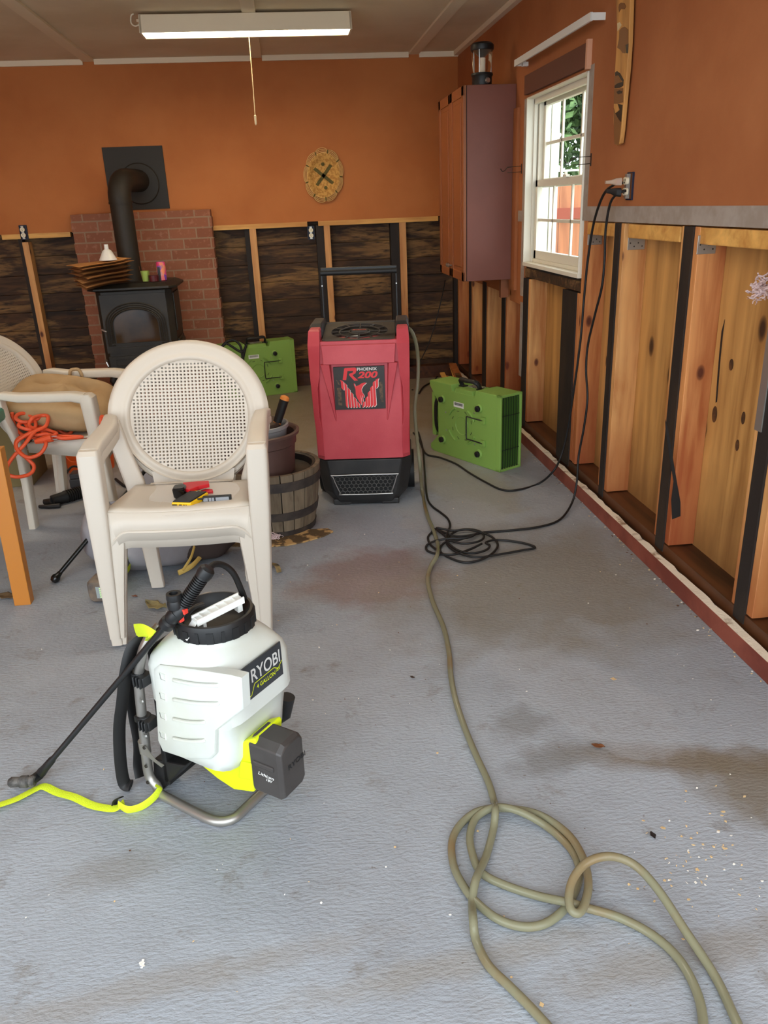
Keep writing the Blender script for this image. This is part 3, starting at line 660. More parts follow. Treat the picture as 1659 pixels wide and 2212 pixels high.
am2 = dup(am, (-.55, 6.23, 0), (0, 0, math.atan2(.28, .96)), 'bright green air mover by the back wall between stove and dehumidifier')
am2.scale = (.98, .98, 1.0)
# tangle of black cord hanging over the far air mover
q = lambda px, py, Y=6.2: ay(px, py, Y)
cable('black_cord', [q(478, 750), q(490, 738), q(505, 735), q(518, 745), q(523, 765), q(524, 790), q(522, 800), q(526, 770), q(532, 745), q(528, 755), q(520, 760), q(500, 748), q(488, 742), q(478, 756), q(495, 765), q(508, 772)], .009, M['black_rub'], 'black cord looped over the left end of the far green air mover', 'cord')

# ================================================================ DEHUMIDIFIER (local: x right, y back, z up)
def make_dehumidifier():
    t = thing('dehumidifier', 'red and black upright portable dehumidifier with phoenix decal and raised handle', 'dehumidifier')
    red, bk = M['red'], M['deh_black']
    def rsec(z, w0, y0, y1, ch):   # chamfered rectangle
        h = w0/2; return [(-h+ch, y0, z), (h-ch, y0, z), (h, y0+ch, z), (h, y1, z), (-h, y1, z), (-h, y0+ch, z)]
    mb = MB(); mb.loft([rsec(0.0, .30, .03, .30, .03), rsec(.03, .34, .012, .32, .035), rsec(.075, .42, .0, .33, .05), rsec(.20, .462, -.008, .335, .055), rsec(.245, .466, -.008, .335, .05)])
    mb.build('base', bk, t, 20, bevel=.006)
    for sx in (-1, 1): MB().box(sx*.12-.045, sx*.12+.045, .022, .06, 0, .03).build('foot', bk, t, None, bevel=.006)
    for sx in (-1, 1): MB().cyl((sx*.205, .28, .1), (sx*.245, .28, .1), .1, seg=28).build('wheel', M['black_rub'], t)
    # red shell
    mb = MB(); mb.loft([rsec(.25, .452, -.012, .33, .035), rsec(.40, .455, -.014, .33, .035), rsec(.62, .462, -.012, .33, .04), rsec(.78, .462, .0, .33, .045), rsec(.815, .450, .008, .33, .04)])
    # side pilasters rising as the two shoulders
    for sx in (-1, 1):
        def pil(z, a, b, y0, y1): return [(sx*a, y0, z), (sx*b, y0+.02, z), (sx*b, y1, z), (sx*a, y1, z)]
        mb.loft([pil(.27, .19, .222, -.02, .1), pil(.40, .19, .224, -.022, .1), pil(.46, .20, .228, -.026, .1), pil(.60, .20, .232, -.026, .12), pil(.66, .186, .234, -.028, .15), pil(.80, .178, .236, -.02, .2), pil(.86, .178, .232, .01, .14), pil(.868, .182, .226, .03, .13)])
    # framed recess for the decal
    mb.loft([[(-.165, -.014, .72), (.165, -.014, .72), (.165, -.0, .72), (-.165, 0, .72)], [(-.165, -.035, .715), (.165, -.035, .715), (.165, -.0, .715), (-.165, 0, .715)], [(-.172, -.014, .80), (.172, -.014, .80), (.172, 0, .80), (-.172, 0, .80)]])
    for sx in (-1, 1): mb.loft([[(sx*.12, -.016, .44), (sx*.124, -.016, .44), (sx*.13, 0, .44), (sx*.115, 0, .44)], [(sx*.138, -.034, .715), (sx*.178, -.034, .715), (sx*.18, 0, .715), (sx*.13, 0, .715)]])
    mb.build('shell', red, t, 20, bevel=.005)
    # top grille: plate with spokes and rings over a dark well
    g0, g1, zf, zb_ = .012, .30, .818, .857
    zt_ = lambda y: zf+(zb_-zf)*(y-g0)/(g1-g0)
    MB().prism([(-.17, g0-.004, zf-.02), (-.17, g1, zb_-.02), (-.17, g1, zb_-.045), (-.17, g0-.004, zf-.045)], (.34, 0, 0)).build('fan_well', M['tar'], t, None)
    gm_ = MB(); cx_, cy_ = 0, (g0+g1)/2; rx, ry = .135, .125
    N = 48; inner = []; outer = []
    for k in range(N):
        a = 2*math.pi*k/N; ca, sa = math.cos(a), math.sin(a)
        inner.append((rx*ca, cy_+ry*sa)); s_ = min(.17/abs(ca) if abs(ca) > 1e-6 else 9, ((g1-g0)/2)/abs(sa) if abs(sa) > 1e-6 else 9); outer.append((s_*ca, cy_+s_*sa))
    vs_ = [(x, y, zt_(y)) for x, y in inner+outer] + [(x, y, zt_(y)-.02) for x, y in inner+outer]
    fs = []
    for k in range(N):
        j = (k+1) % N; fs += [(k, j, N+j, N+k), (2*N+k, 3*N+k, 3*N+j, 2*N+j), (k, 2*N+k, 2*N+j, j), (N+k, N+j, 3*N+j, 3*N+k)]
    gm_.add(vs_, fs)
    for rr in (.045, .09):
        gm_.tube([(rr*1.08*math.cos(2*math.pi*k/32), cy_+rr*math.sin(2*math.pi*k/32), zt_(cy_+rr*math.sin(2*math.pi*k/32))-.003) for k in range(32)], 1, 6, True, flat=(.004, .004))
    for k in range(12):
        a = math.pi*2*k/12; r0, r1 = (.04 if k % 3 == 0 else .09), 1
        y0, y1 = cy_+r0*math.sin(a), cy_+ry*math.sin(a)
        gm_.tube([(r0*1.08*math.cos(a), y0, zt_(y0)-.003), (rx*math.cos(a), y1, zt_(y1)-.003)], .0042, 6)
    gm_.obox((0, cy_, zt_(cy_)), (.038, 0, 0), (0, .018, .0024), (0, 0, .003))
    gr = gm_.build('top_grille', pm('grille_dust_black', (58, 50, 42), .6, c2=(44, 38, 32), ns=12), t, 30)
    bd = MB().obox((0, cy_, zt_(cy_)+.0034), (.036, 0, 0), (0, .014, .0019), (0, 0, .0005)).build('badge', M['black'], gr, None)
    text('badge_text', 'BYPASS', (-.031, cy_-.005, zt_(cy_)+.0042), (.062, 0, 0), (0, .014, .0019), pm('badge_red', (206, 60, 50), .5), gr)
    for (x, y) in ((-.03, .10), (.0, .09), (-.012, .105)): MB().obox((x, y, zt_(y)-.012), (.012, .004, 0), (-.003, .008, 0), (0, 0, .005)).build('plug_fitting', M['white_pl'], t, None, bevel=.002)
    # black corner caps behind the shoulders
    for sx in (-1, 1):
        MB().loft([[(sx*.172, .1, z), (sx*.236, .1, z), (sx*.236, .34, z), (sx*.172, .34, z)] for z in (.70, .862)] + [[(sx*.176, .13, .882), (sx*.228, .13, .882), (sx*.228, .33, .882), (sx*.176, .33, .882)]]).build('corner_cap', bk, t, 20, bevel=.006)
    MB().box(-.172, .172, .30, .335, .5, .86).build('back_panel', bk, t, None, bevel=.004)
    # handle
    hx, hy, hz = .182, .335, 1.105
    for sx in (-1, 1): MB().box(sx*hx-.004, sx*hx+.004, hy-.006, hy+.006, .6, hz).build('handle_post', M['black'], t, None, bevel=.002)
    MB().cyl((-hx-.004, hy-.008, hz-.01), (hx+.004, hy-.008, hz-.01), .013).build('handle_grip', M['black_rub'], t)
    MB().box(-hx-.004, hx+.004, hy-.002, hy+.012, hz-.008, hz+.014).build('handle_bar', M['black'], t, None, bevel=.003)
    for sx in (-1, 1): MB().lathe([(.004, 0), (.003, .003)], (sx*(hx-.0), hy-.007, hz-.07), (0, -1, 0), 8).build('rivet', M['silver'], t)
    # lower intake grille with chrome frame and hexagons
    def lo(z): return -.0085+(.0065)*max(0, (.2-z)/.125)  # front plane of the base
    fr = [(-.152, .165), (.155, .165), (.126, .07), (-.122, .07)]
    F = lambda x, z, d: (x, lo(z)-d, z)
    MB().prism([F(x, z, .001) for x, z in fr], (0, -.004, 0)).build('intake_backing', pm('intake_void', (14, 14, 14), .7), t, None)
    MB().tube(cr([F(x, z, .008) for x, z in [(-.14, .168), (.14, .168), (.156, .158), (.13, .078), (.116, .066), (-.112, .066), (-.126, .078), (-.155, .158)]], 3, True), .0035, 8, True).build('chrome_frame', M['silver'], t, 60)
    hx_ = MB(); s_ = .0125
    for r in range(6):
        for k in range(-9, 10):
            x = k*s_*1.78 + (r % 2)*s_*.89; z = .073+r*s_*1.48
            lim = .126+(z-.07)*.3
            if abs(x) > lim-.008 or z > .163: continue
            pts = [F(x+s_*.97*math.sin(math.pi/3*i), z+s_*.97*math.cos(math.pi/3*i), .006) for i in range(6)]
            hx_.tube(pts, .0016, 4, True)
    hx_.build('hex_grille', pm('hex_grey', (84, 82, 80), .5), t, 60)
    # decal
    dz0, dz1, dw = .497, .700, .128
    yy = lambda z: -.0145 - .0012
    O = V((-.122, -.0155, dz0)); X = V((.232, 0, 0)); Y = V((0, 0, dz1-dz0)); Ynrm = V((0, -1, 0))
    X = V((.238, 0, 0))
    dp = MB().box(O.x, O.x+.238, -.0185, -.0, dz0, dz1).build('decal', pm('decal_black', (44, 40, 38), .35, c2=(54, 48, 42), ns=14), t, None, bevel=.0006)
    O.y = -.0187
    rd = pm('decal_red', (226, 52, 56), .4); wt = pm('decal_white', (240, 236, 230), .4)
    # decal coordinates from the crop: x 235..1400, y 240..1090
    def P_(x, y): return ((x-235)/1165*.238, (1085-y)/850*(dz1-dz0))
    def poly(nm, L, mat, off=.0006):
        mb = MB(); mb.add([V((O.x+a, O.y-off, O.z+b)) for a, b in (P_(*p) for p in L)], [tuple(range(len(L)))]); return mb.build(nm, mat, dp, None)
    poly('letter_r', [(440, 490), (490, 265), (510, 255), (740, 250), (768, 280), (768, 310), (740, 365), (670, 400), (790, 505), (705, 512), (595, 400), (595, 370), (680, 350), (690, 318), (560, 315), (520, 495)], rd)
    def tx(nm, s, x0, y0, x1, y1, mat, shear=0, bold=0):
        a = P_(x0, y1); b = P_(x1, y0); return text(nm, s, (O.x+a[0], O.y, O.z+a[1]), (b[0]-a[0], 0, 0), (0, 0, b[1]-a[1]), mat, dp, .0006, shear, bold=bold)
    tx('phoenix_text', 'PHOENIX', 782, 258, 1232, 318, wt, 0, .01); tx('number_text', '200', 782, 335, 1245, 468, rd, .25, .035)
    for L in ([(375, 490), (420, 497), (460, 530), (462, 690), (430, 680), (400, 640), (395, 520)], [(470, 540), (525, 585), (530, 1050), (500, 1035), (484, 1000)], [(540, 635), (595, 690), (608, 1050), (575, 1045), (555, 1010)], [(608, 728), (660, 775), (672, 1050), (645, 1050), (622, 1015)], [(674, 828), (730, 880), (738, 1050), (705, 1050), (685, 1015)], [(745, 920), (798, 970), (806, 1050), (775, 1045), (750, 1010)],
              [(1272, 478), (1240, 485), (1190, 505), (1190, 650), (1200, 680), (1245, 640), (1250, 520)], [(1175, 520), (1125, 560), (1120, 1040), (1150, 1040), (1190, 1000)], [(1118, 615), (1062, 665), (1055, 1045), (1085, 1045), (1115, 1005)], [(1050, 715), (1000, 762), (990, 1048), (1020, 1045), (1050, 1010)], [(990, 825), (940, 870), (930, 1050), (955, 1048), (988, 1015)], [(925, 925), (880, 950), (858, 1050), (890, 1045), (920, 1015)]):
        poly('feather', L, rd, .0006); poly('feather_edge', [(x+9, y+6) for x, y in L], wt, .0003)
    B_ = [(690, 560), (712, 575), (720, 620), (800, 605), (860, 572), (930, 552), (985, 560), (900, 620), (862, 680), (868, 740), (912, 800), (915, 850), (895, 845), (868, 800), (890, 900), (880, 940), (850, 880), (830, 790), (852, 960), (842, 1000), (800, 940), (745, 850), (722, 780), (722, 680), (705, 630), (690, 600)]
    poly('bird', B_, rd, .0008); poly('bird_edge', [(x+8, y+5) for x, y in B_], wt, .0004)
    for L in ([(300, 640), (390, 640), (395, 1000), (310, 990)], [(1265, 550), (1345, 550), (1355, 960), (1275, 940)], [(285, 480), (330, 500), (370, 590), (330, 570)]):
        poly('worn_patch', L, pm('decal_scuff', (104, 82, 62), .6, c2=(52, 46, 40), ns=60), .0005)
    return t
dh = make_dehumidifier()
c = (az(712, 1095)+az(868, 1092))*.5
dh.location = (c.x+.004, c.y+.005, 0); dh.rotation_euler = (0, 0, math.radians(-8))

# ================================================================ RESIN CHAIRS (local: faces -y)
def perforated(mb, c, X, Y, N_, r, pitch, hole, curve):
    n = int(r/pitch)+1; idx = {}
    def vid(x, y):
        k = (round(x, 6), round(y, 6))
        if k not in idx: idx[k] = len(mb.v); mb.v.append(c + X*x + Y*y + N_*curve(x, y))
        return idx[k]
    h = hole/2; p = pitch/2
    for i in range(-n, n+1):
        for j in range(-n, n+1):
            x, y = i*pitch, j*pitch; d = math.hypot(x, y)
            if d > r+p: continue
            o_ = [vid(x-p, y-p), vid(x+p, y-p), vid(x+p, y+p), vid(x-p, y+p)]
            if d > r-pitch*.6: mb.f.append(tuple(o_)); mb.m.append(0); continue
            q_ = [vid(x-h, y-h), vid(x+h, y-h), vid(x+h, y+h), vid(x-h, y+h)]
            for a in range(4): b = (a+1) % 4; mb.f.append((o_[a], o_[b], q_[b], q_[a])); mb.m.append(0)
def make_chair():
    t = thing('resin_armchair', '', 'chair'); m = M['chair']
    seat_z = .462
    # back plane
    til = math.radians(17); BX = V((1, 0, 0)); BY = V((0, math.sin(til)*.95, math.cos(til)*.95)); BN = V((0, -math.cos(til), math.sin(til)))  # BN faces the sitter
    bc = V((0, .235, .645))
    cvf = lambda x, y: .55*x*x - .1*max(0, y)**2
    def bp(x, y, n=0): return bc + BX*x + BY*y + BN*(n + cvf(x, y))
    def Ro(a):    # outer radius of the arch at angle a
        s = math.sin(a)
        if s > -.15: return .298
        k = min(1, (-.15-s)/.25); return .298*(1-k) + .262*k
    secs = []
    for i in range(96):
        a = 2*math.pi*i/96; ca, sa = math.cos(a), math.sin(a); ro = Ro(a)
        pr = [(.218, -.008), (.218, .004), (.225, .012), (.234, .013), (.240, .008), (.25, .006), (.5*(.25+ro), .012), (ro-.012, .004), (ro, -.012), (ro-.002, -.03), (ro-.008, -.03), (ro-.012, -.010), (.5*(.25+ro), -.0), (.25, -.006), (.235, -.008)]
        secs.append([bp(r*ca, r*sa*1.02, n) for r, n in pr])
    mb = MB(); mb.loft(secs, True)
    # neck between disc and seat
    nk = []
    for y, w_ in ((-.215, .155), (-.25, .15), (-.28, .145), (-.30, .15)):
        row = [bp(x*w_/.15, y, .002) for x in (-.15, -.075, 0, .075, .15)]; nk.append(row + [p - BN*.018 for p in reversed(row)])
    row = [V((x, .075, seat_z-.03)) for x in (-.15, -.075, 0, .075, .15)]; nk.append(row + [p + V((0, .018, 0)) for p in reversed(row)])
    mb.loft(nk); mb.build('backrest', m, t, 50)
    pb = MB(); perforated(pb, bc, BX, BY*1.02, BN, .224, .0135, .0070, lambda x, y: cvf(x, y)+.001)
    pb.build('perforated_panel', m, t, None, solid=.003)
    # arms with front leg posts
    for sx in (-1, 1):
        am_ = MB(); P = bp(sx*.29, -.03, 0)
        path = [(P+V((0, 0, .03)), (0, -.15, -1), (sx, 0, 0), .030, .03), (V((sx*.272, .13, .668)), (0, -.7, -.7), None, .050, .035), (V((sx*.266, .06, .656)), None, None, .060, .040), (V((sx*.266, -.05, .654)), None, None, .064, .042), (V((sx*.267, -.18, .654)), None, None, .066, .042), (V((sx*.267, -.235, .644)), None, None, .068, .046)]
        secs = []; pts = [p[0] for p in path]
        for k, (p, _, _, w_, h_) in enumerate(path):
            tg = (pts[min(k+1, len(pts)-1)]-pts[max(k-1, 0)]).normalized(); up = V((0, 0, 1)); up = (up-tg*up.dot(tg)).normalized()
            secs.append(sq(p, V((1, 0, 0)), up, w_, h_))
        am_.loft(secs)
        am_.build('armrest', m, t, 50)
        lg = MB(); secs = []
        for z, w_, d_, y, x in ((.664, .060, .05, -.238, .267), (.651, .070, .064, -.246, .267), (.60, .072, .062, -.250, .266), (.44, .068, .055, -.256, .264), (.25, .056, .046, -.266, .262), (.0, .038, .036, -.282, .258)):
            secs.append(sq((sx*x, y, z), (1, 0, 0), (0, 1, 0), w_, d_, 16, .4))
        lg.loft(secs)
        secs = []   # inner strip under the seat front
        for z, w_, x in ((.44, .05, .212), (.34, .052, .214), (.2, .038, .224), (.0, .022, .238)):
            secs.append(sq((sx*x, -.256-.1*(.42-z)*.6, z), (1, 0, 0), (0, 1, 0), w_, .026, 12, .4))
        lg.loft(secs)
        lg.build('front_leg', m, t, 40)
        rl = MB(); secs = []
        for z, w_, d_, x, y in ((.66, .05, .03, .272, .15), (.56, .06, .03, .255, .15), (.43, .07, .032, .215, .13), (.25, .062, .034, .20, .14), (.0, .052, .036, .187, .16)):
            secs.append(sq((sx*x, y, z), (1, 0, 0), (0, 1, 0), w_, d_, 12, .4))
        rl.loft(secs); rl.box(sx*.16-.004, sx*.16+.004, .2, .26, .25, .42) if False else None
        for z0, z1, a0, a1, y0_, y1_ in ((.0, .42, .166, .190, .15, .12),):
            rl.add([(sx*a0, y0_, 0), (sx*(a0+.004), y0_, 0), (sx*(a1+.004), y1_, z1), (sx*a1, y1_, z1), (sx*a0, y0_+.04, 0), (sx*(a0+.004), y0_+.04, 0), (sx*(a1+.004), y1_+.05, z1), (sx*a1, y1_+.05, z1)], [(0, 1, 2, 3), (4, 7, 6, 5), (0, 3, 7, 4), (1, 5, 6, 2), (0, 4, 5, 1), (3, 2, 6, 7)])
        rl.build('rear_leg', m, t, 40)
    # seat
    st = MB(); rows = []; ny, nx = 10, 13
    for j in range(ny+1):
        v_ = j/ny; y = -.262+v_*.36; hw = .236-.03*v_
        row = []
        for i in range(nx):
            u = i/(nx-1)*2-1; yy = y - .022*(1-u*u)*(1-v_)
            z = seat_z - .04*v_ - .010*(1-u*u)*math.sin(math.pi*min(1, v_*1.15)) - (.008 if j == 0 else 0)
            row.append(V((u*hw, yy, z)))
        rows.append(row)
    vs_ = [p for r in rows for p in r]; fs = [(j*nx+i, j*nx+i+1, (j+1)*nx+i+1, (j+1)*nx+i) for j in range(ny) for i in range(nx-1)]
    st.add(vs_, fs)
    # apron with arch between the legs
    top = [(u*.236, -.262-.022*(1-u*u)-.002, seat_z-.008) for u in [i/30*2-1 for i in range(31)]]
    bot = [(u*.232, -.262-.022*(1-u*u)-.004, seat_z-.105-.0*abs(u)-(.05*max(0, (abs(u)-.72)/.28)**2)) for u in [i/30*2-1 for i in range(31)]]
    st.add(top+bot, [(i, i+1, 32+i, 31+i) for i in range(30)])
    mid = [(p[0], p[1]-.003, p[2]+.03) for p in bot]
    st.tube(mid, .003, 6)
    for sx in (-1, 1): st.add([(sx*.236, -.26, seat_z-.008), (sx*.206, .10, seat_z-.04), (sx*.20, .10, seat_z-.08), (sx*.236, -.26, seat_z-.11)], [(0, 1, 2, 3)])
    st.build('seat', m, t, 50, solid=.006)
    return t
chair = make_chair()
chair.location = (-.425, 2.775, .03); chair.rotation_euler = (0, math.radians(1.5), math.radians(-.5))
chair['label'] = 'taupe round-backed resin armchair, upper of the stacked pair in the middle'
lower = dup(chair, (-.425, 2.785, .0), (0, math.radians(1.5), math.radians(-.5)), 'taupe resin armchair nested underneath, lower of the stacked pair')
left = dup(chair, (-1.13, 3.9, 0), (0, 0, math.radians(82)), 'greyer taupe resin armchair at the left edge holding a beige cushion and orange cord')
for ch in left.children:
    ch.data = ch.data.copy(); ch.data.materials.clear(); ch.data.materials.append(M['chair_old'])
# ================================================================ BRICK HEARTH + STOVE
def brick_mat(name, sc_=1.0):
    m, nt, b = base_mat(name)
    tc = nt.nodes.new('ShaderNodeTexCoord'); sx = nt.nodes.new('ShaderNodeSeparateXYZ'); nt.links.new(tc.outputs['Object'], sx.inputs[0])
    cb = nt.nodes.new('ShaderNodeCombineXYZ'); nt.links.new(math_(nt, 'ADD', sx.outputs[0], sx.outputs[1]), cb.inputs[0]); nt.links.new(sx.outputs[2], cb.inputs[1])
    br = nt.nodes.new('ShaderNodeTexBrick'); nt.links.new(cb.outputs[0], br.inputs[0])
    br.inputs['Scale'].default_value = 1; br.inputs['Brick Width'].default_value = .205; br.inputs['Row Height'].default_value = .0755; br.inputs['Mortar Size'].default_value = .0055
    br.inputs['Color1'].default_value = lin((148, 92, 66)); br.inputs['Color2'].default_value = lin((130, 78, 54)); br.inputs['Mortar'].default_value = lin((150, 122, 98)); br.inputs['Bias'].default_value = -.2
    c = mix(nt, ramp(nt, noise(nt, coords(nt), 30, 6), BW(.55, .75)), br.outputs['Color'], lin((172, 116, 92)))
    nt.links.new(c, b.inputs['Base Color']); b.inputs['Roughness'].default_value = .85
    p = bump(nt, b, br.outputs['Fac'], -.6, .006); bump(nt, b, noise(nt, coords(nt), 90, 4), .3, .004, p)
    return m
bm_ = brick_mat('red_brick')
bx0, bx1 = ay(152, 470, YB-.12).x, ay(455, 470, YB-.12).x; bzt = ay(300, 458, YB-.12).z
t = thing('brick_hearth', 'red brick fire surround and raised hearth behind the black stove', 'hearth', ((bx0+bx1)/2, YB-.1, 0))
mb = MB(); z = 0; k = 0
for k in range(int(bzt/.0755)+1):     # courses step out a few millimetres at both ends
    z0, z1 = k*.0755, min((k+1)*.0755, bzt); e = .006*(k % 2); fl_ = .0
    mb.box(bx0-e-.0, bx1+e, YB-.12, YB-.001, z0, z1)
mb.build('brick_wall', bm_, t, None, bevel=.002)
MB().box(bx0+.02, bx1-.09, YB-.80, YB-.12, 0, .21).build('raised_hearth', bm_, t, None, bevel=.004)
HZ = .21
SY = 5.93         # stove front plane
iron = M['iron']
sl, sr = ay(214, 700, SY).x, ay(378, 700, SY).x
ztop = ay(290, 612, SY).z
print('stove', sl, sr, ztop)
t = thing('wood_stove', 'black cast iron wood stove with arched glass door on the brick hearth', 'stove', ((sl+sr)/2, SY+.2, HZ))
cxs = (sl+sr)/2; hw = (sr-sl)/2; zb = HZ+.13
def ssec(z, w_, y0, y1, ch): return [(cxs-w_+ch, y0, z), (cxs+w_-ch, y0, z), (cxs+w_, y0+ch, z), (cxs+w_, y1, z), (cxs-w_, y1, z), (cxs-w_, y0+ch, z)]
MB().loft([ssec(zb, hw, SY, SY+.40, .04), ssec(ztop-.05, hw, SY, SY+.40, .04)]).build('body', iron, t, 20, bevel=.004)
MB().loft([ssec(ztop-.05, hw+.0, SY-.0, SY+.4, .03), ssec(ztop-.04, hw+.045, SY-.045, SY+.43, .05), ssec(ztop-.025, hw+.045, SY-.045, SY+.43, .05), ssec(ztop, hw-.01, SY-.0, SY+.4, .03)]).build('top_plate', iron, t, 20, bevel=.003)
MB().loft([ssec(zb-.035, hw+.02, SY-.02, SY+.4, .04), ssec(zb, hw+.02, SY-.02, SY+.4, .04)]).build('base_skirt', iron, t, 20, bevel=.004)
for sx in (-1, 1):
    for y in (SY+.02, SY+.34):
        MB().tube(cr([(cxs+sx*(hw-.05), y+.01, zb-.03), (cxs+sx*(hw-.03), y-.0, zb-.08), (cxs+sx*(hw-.045), y, HZ+.03), (cxs+sx*(hw-.02), y-.02, HZ+.008)], 4), [.028]*5+[.02]*4+[.016]*2+[.022]*2, 8).build('leg', iron, t, 50)
# door with arch
dz0, dz1 = zb+.13, ztop-.07; dw = hw-.035; dxc = cxs-.005
door = MB(); door.box(dxc-dw, dxc+dw, SY-.012, SY, dz0, dz1)
def arch(w_, z0, zs_, rise, n=16): return [(dxc-w_, z0)] + [(dxc-w_*math.cos(math.pi*i/n), zs_+rise*math.sin(math.pi*i/n)) for i in range(n+1)] + [(dxc+w_, z0)]
for w_, rise, off in ((dw-.02, .145, .006), (dw-.035, .13, .012), (dw-.05, .115, .006), (dw-.062, .105, .004)):
    pts = [V((x, SY-.012-.002, z)) for x, z in arch(w_, dz0+.05, dz0+.20, rise)]; door.tube(pts, .006, 6)
door.box(dxc-dw+.04, dxc+dw-.04, SY-.024, SY-.01, dz0+.028, dz0+.04).box(dxc-dw+.04, dxc+dw-.04, SY-.02, SY-.01, dz0+.06, dz0+.068)
dr = door.build('door', iron, t, 40)
MB().prism([(x, SY-.014, z) for x, z in arch(dw-.075, dz0+.07, dz0+.20, .095)], (0, .001, 0)).build('door_glass', pm('sooty_glass', (30, 22, 14), .08, c2=(70, 50, 28), ns=3), dr, None)
MB().tube(cr([(dxc-dw-.006, SY-.012, dz0+.17), (dxc-dw-.006, SY-.045, dz0+.172), (dxc-dw+.025, SY-.055, dz0+.16)], 4), .006, 8).build('door_handle', M['silver'], dr)
# ash drawer
ad = MB().box(cxs-hw+.035, cxs+hw-.03, SY-.018, SY, zb+.012, zb+.105).box(cxs-hw+.05, cxs+hw-.045, SY-.024, SY-.01, zb+.022, zb+.03).box(cxs-hw+.05, cxs+hw-.045, SY-.024, SY-.01, zb+.088, zb+.095)
for sx in (-1, 1):
    x0 = cxs+sx*.12; ad.tube([(x0-.06, SY-.02, zb+.04), (x0+.06, SY-.02, zb+.04), (x0+.06, SY-.02, zb+.078), (x0-.06, SY-.02, zb+.078)], .003, 5, True)
ad.lathe([(.03, 0), (.02, .008), (.0, .01)], (cxs, SY-.018, zb+.06), (0, -1, 0), 20)
a_ = ad.build('ash_drawer', iron, t, 30)
MB().tube([(cxs-hw+.012, SY-.01, zb+.085), (cxs-hw+.02, SY-.05, zb+.075), (cxs-hw+.03, SY-.055, zb+.045)], .007, 8).build('drawer_handle', M['silver'], a_)
sp = MB()
for y0 in (SY+.06,):
    sp.box(cxs+hw, cxs+hw+.012, y0, y0+.28, zb+.02, zb+.2).box(cxs+hw, cxs+hw+.02, y0+.02, y0+.26, zb+.04, zb+.18).box(cxs+hw, cxs+hw+.01, y0, y0+.28, zb+.26, ztop-.08)
sp.build('side_panel', iron, t, None, bevel=.003)
# stove pipe and wall plate
t = thing('stove_pipe', 'matt black stovepipe with elbow and square wall plate above the stove', 'stove pipe', (cxs, SY+.25, ztop))
pb_ = ay(281, 575, SY+.24); pe = ay(272, 385, SY+.24); px_ = pb_.x; pz = pe.z-.13; pyy = SY+.24; pr_ = .076
pd = ay(300, 385, YB)
mb = MB(); xw = px_+.0
mb.cyl((px_, pyy, ztop-.005), (px_, pyy, pz-.03), pr_, seg=32)
mb.cyl((px_, pyy, pz-.035), (px_, pyy, pz-.02), pr_+.006, seg=32)
mb.build('pipe', M['pipe'], t, 40)
el_ = cr([(px_, pyy, pz-.03), (px_, pyy+.005, pz+.03), (px_+.01, pyy+.04, pz+.09), (px_+.03, pyy+.1, pz+.12), (px_+.06, YB-.12, pz+.125), (px_+.08, YB-.0, pz+.125)], 3)
MB().tube(el_, pr_+.003, 28).build('elbow', M['pipe'], t, 22)
cc = V((px_+.08, YB-.02, pz+.125))
MB().lathe([(.145, 0), (.145, .006), (.138, .012), (.08, .016)], (cc.x+.0, YB-.012, cc.z-.02), (0, -1, 0), 48).build('flange', M['pipe'], t, 30)
L_ = [ay(220, 317, YB), ay(352, 316, YB), ay(366, 452, YB), ay(240, 454, YB)]
X0, X1 = (L_[0].x+L_[3].x)/2, (L_[1].x+L_[2].x)/2; Z0, Z1 = (L_[2].z+L_[3].z)/2, (L_[0].z+L_[1].z)/2
MB().box(X0, X1, YB-.01, YB-.0005, Z0, Z1).build('wall_plate', M['pipe'], t, None, bevel=.001)
# stack of flattened paper bags on the stove (left), funnel on top
kraft = pm('kraft_paper', (204, 150, 92), .8, c2=(184, 130, 74), ns=8, bs=30, bstr=.1)
kraft2 = pm('kraft_paper_worn', (160, 108, 60), .85, c2=(140, 92, 50), ns=8)  # darker kraft copy, shade between stacked layers put into the colour
bx_, by_ = ay(222, 590, SY+.02).x, SY+.02
r = random.Random(11)
nb_ = 11
for k in range(nb_):
    z = ztop+.010+k*.0135; fw, fd = .185+r.uniform(-.01, .01)-.02*(1-k/11), .14-.03*(1-k/11); rot = .55+r.uniform(-.06, .06)
    cxb, cyb = bx_+r.uniform(-.008, .008)+(.012 if k % 2 else -.008), by_-.045+(-.012 if k % 2 else .012)
    nx, ny = 13, 6; vs_ = []
    for sgn in (0, 1):
        for j in range(ny+1):
            for i in range(nx):
                u = i/(nx-1)*2-1; v_ = j/ny*2-1
                x, y = u*fw, v_*fd
                zz = z + sgn*.0055*(1-abs(u)**8) + .022*(k/nb_)*max(0, u)**2 + .006*u - .016*max(0, -v_)*max(0, -u)*(1.2-k/nb_)
                vs_.append((cxb+x*math.cos(rot)-y*math.sin(rot), cyb+x*math.sin(rot)+y*math.cos(rot), zz))
    n1 = (ny+1)*nx; fs = []
    for j in range(ny):
        for i in range(nx-1): a = j*nx+i; fs += [(a, a+1, a+nx+1, a+nx), (n1+a, n1+a+nx, n1+a+nx+1, n1+a+1)]
    o = MB().add(vs_, fs).build('paper_bag', kraft if k % 2 or k == nb_-1 else kraft2, None, 50)
    tag(o, 'folded brown paper bag in the fanned stack on the left of the stove top', 'paper bag', 'folded paper bags stacked on the stove')
    if k == nb_-1: o['label'] = 'topmost folded brown paper bag, under the white funnel'
ft = V((ay(234, 562, SY).x, SY+.0, ztop+.012+nb_*.0135+.008))
t = thing('funnel', 'white plastic funnel upside down on the paper bag stack', 'funnel', ft)
MB().lathe([(.060, -.006), (.059, .0), (.030, .056), (.015, .066), (.014, .098), (.011, .098), (.012, .064), (.026, .054), (.056, .0)], ft, seg=28).build('cone', M['white_pl'], t)
MB().lathe([(.010, .096), (.010, .0985)], ft, seg=16).build('spout_hole', M['iron'], t)
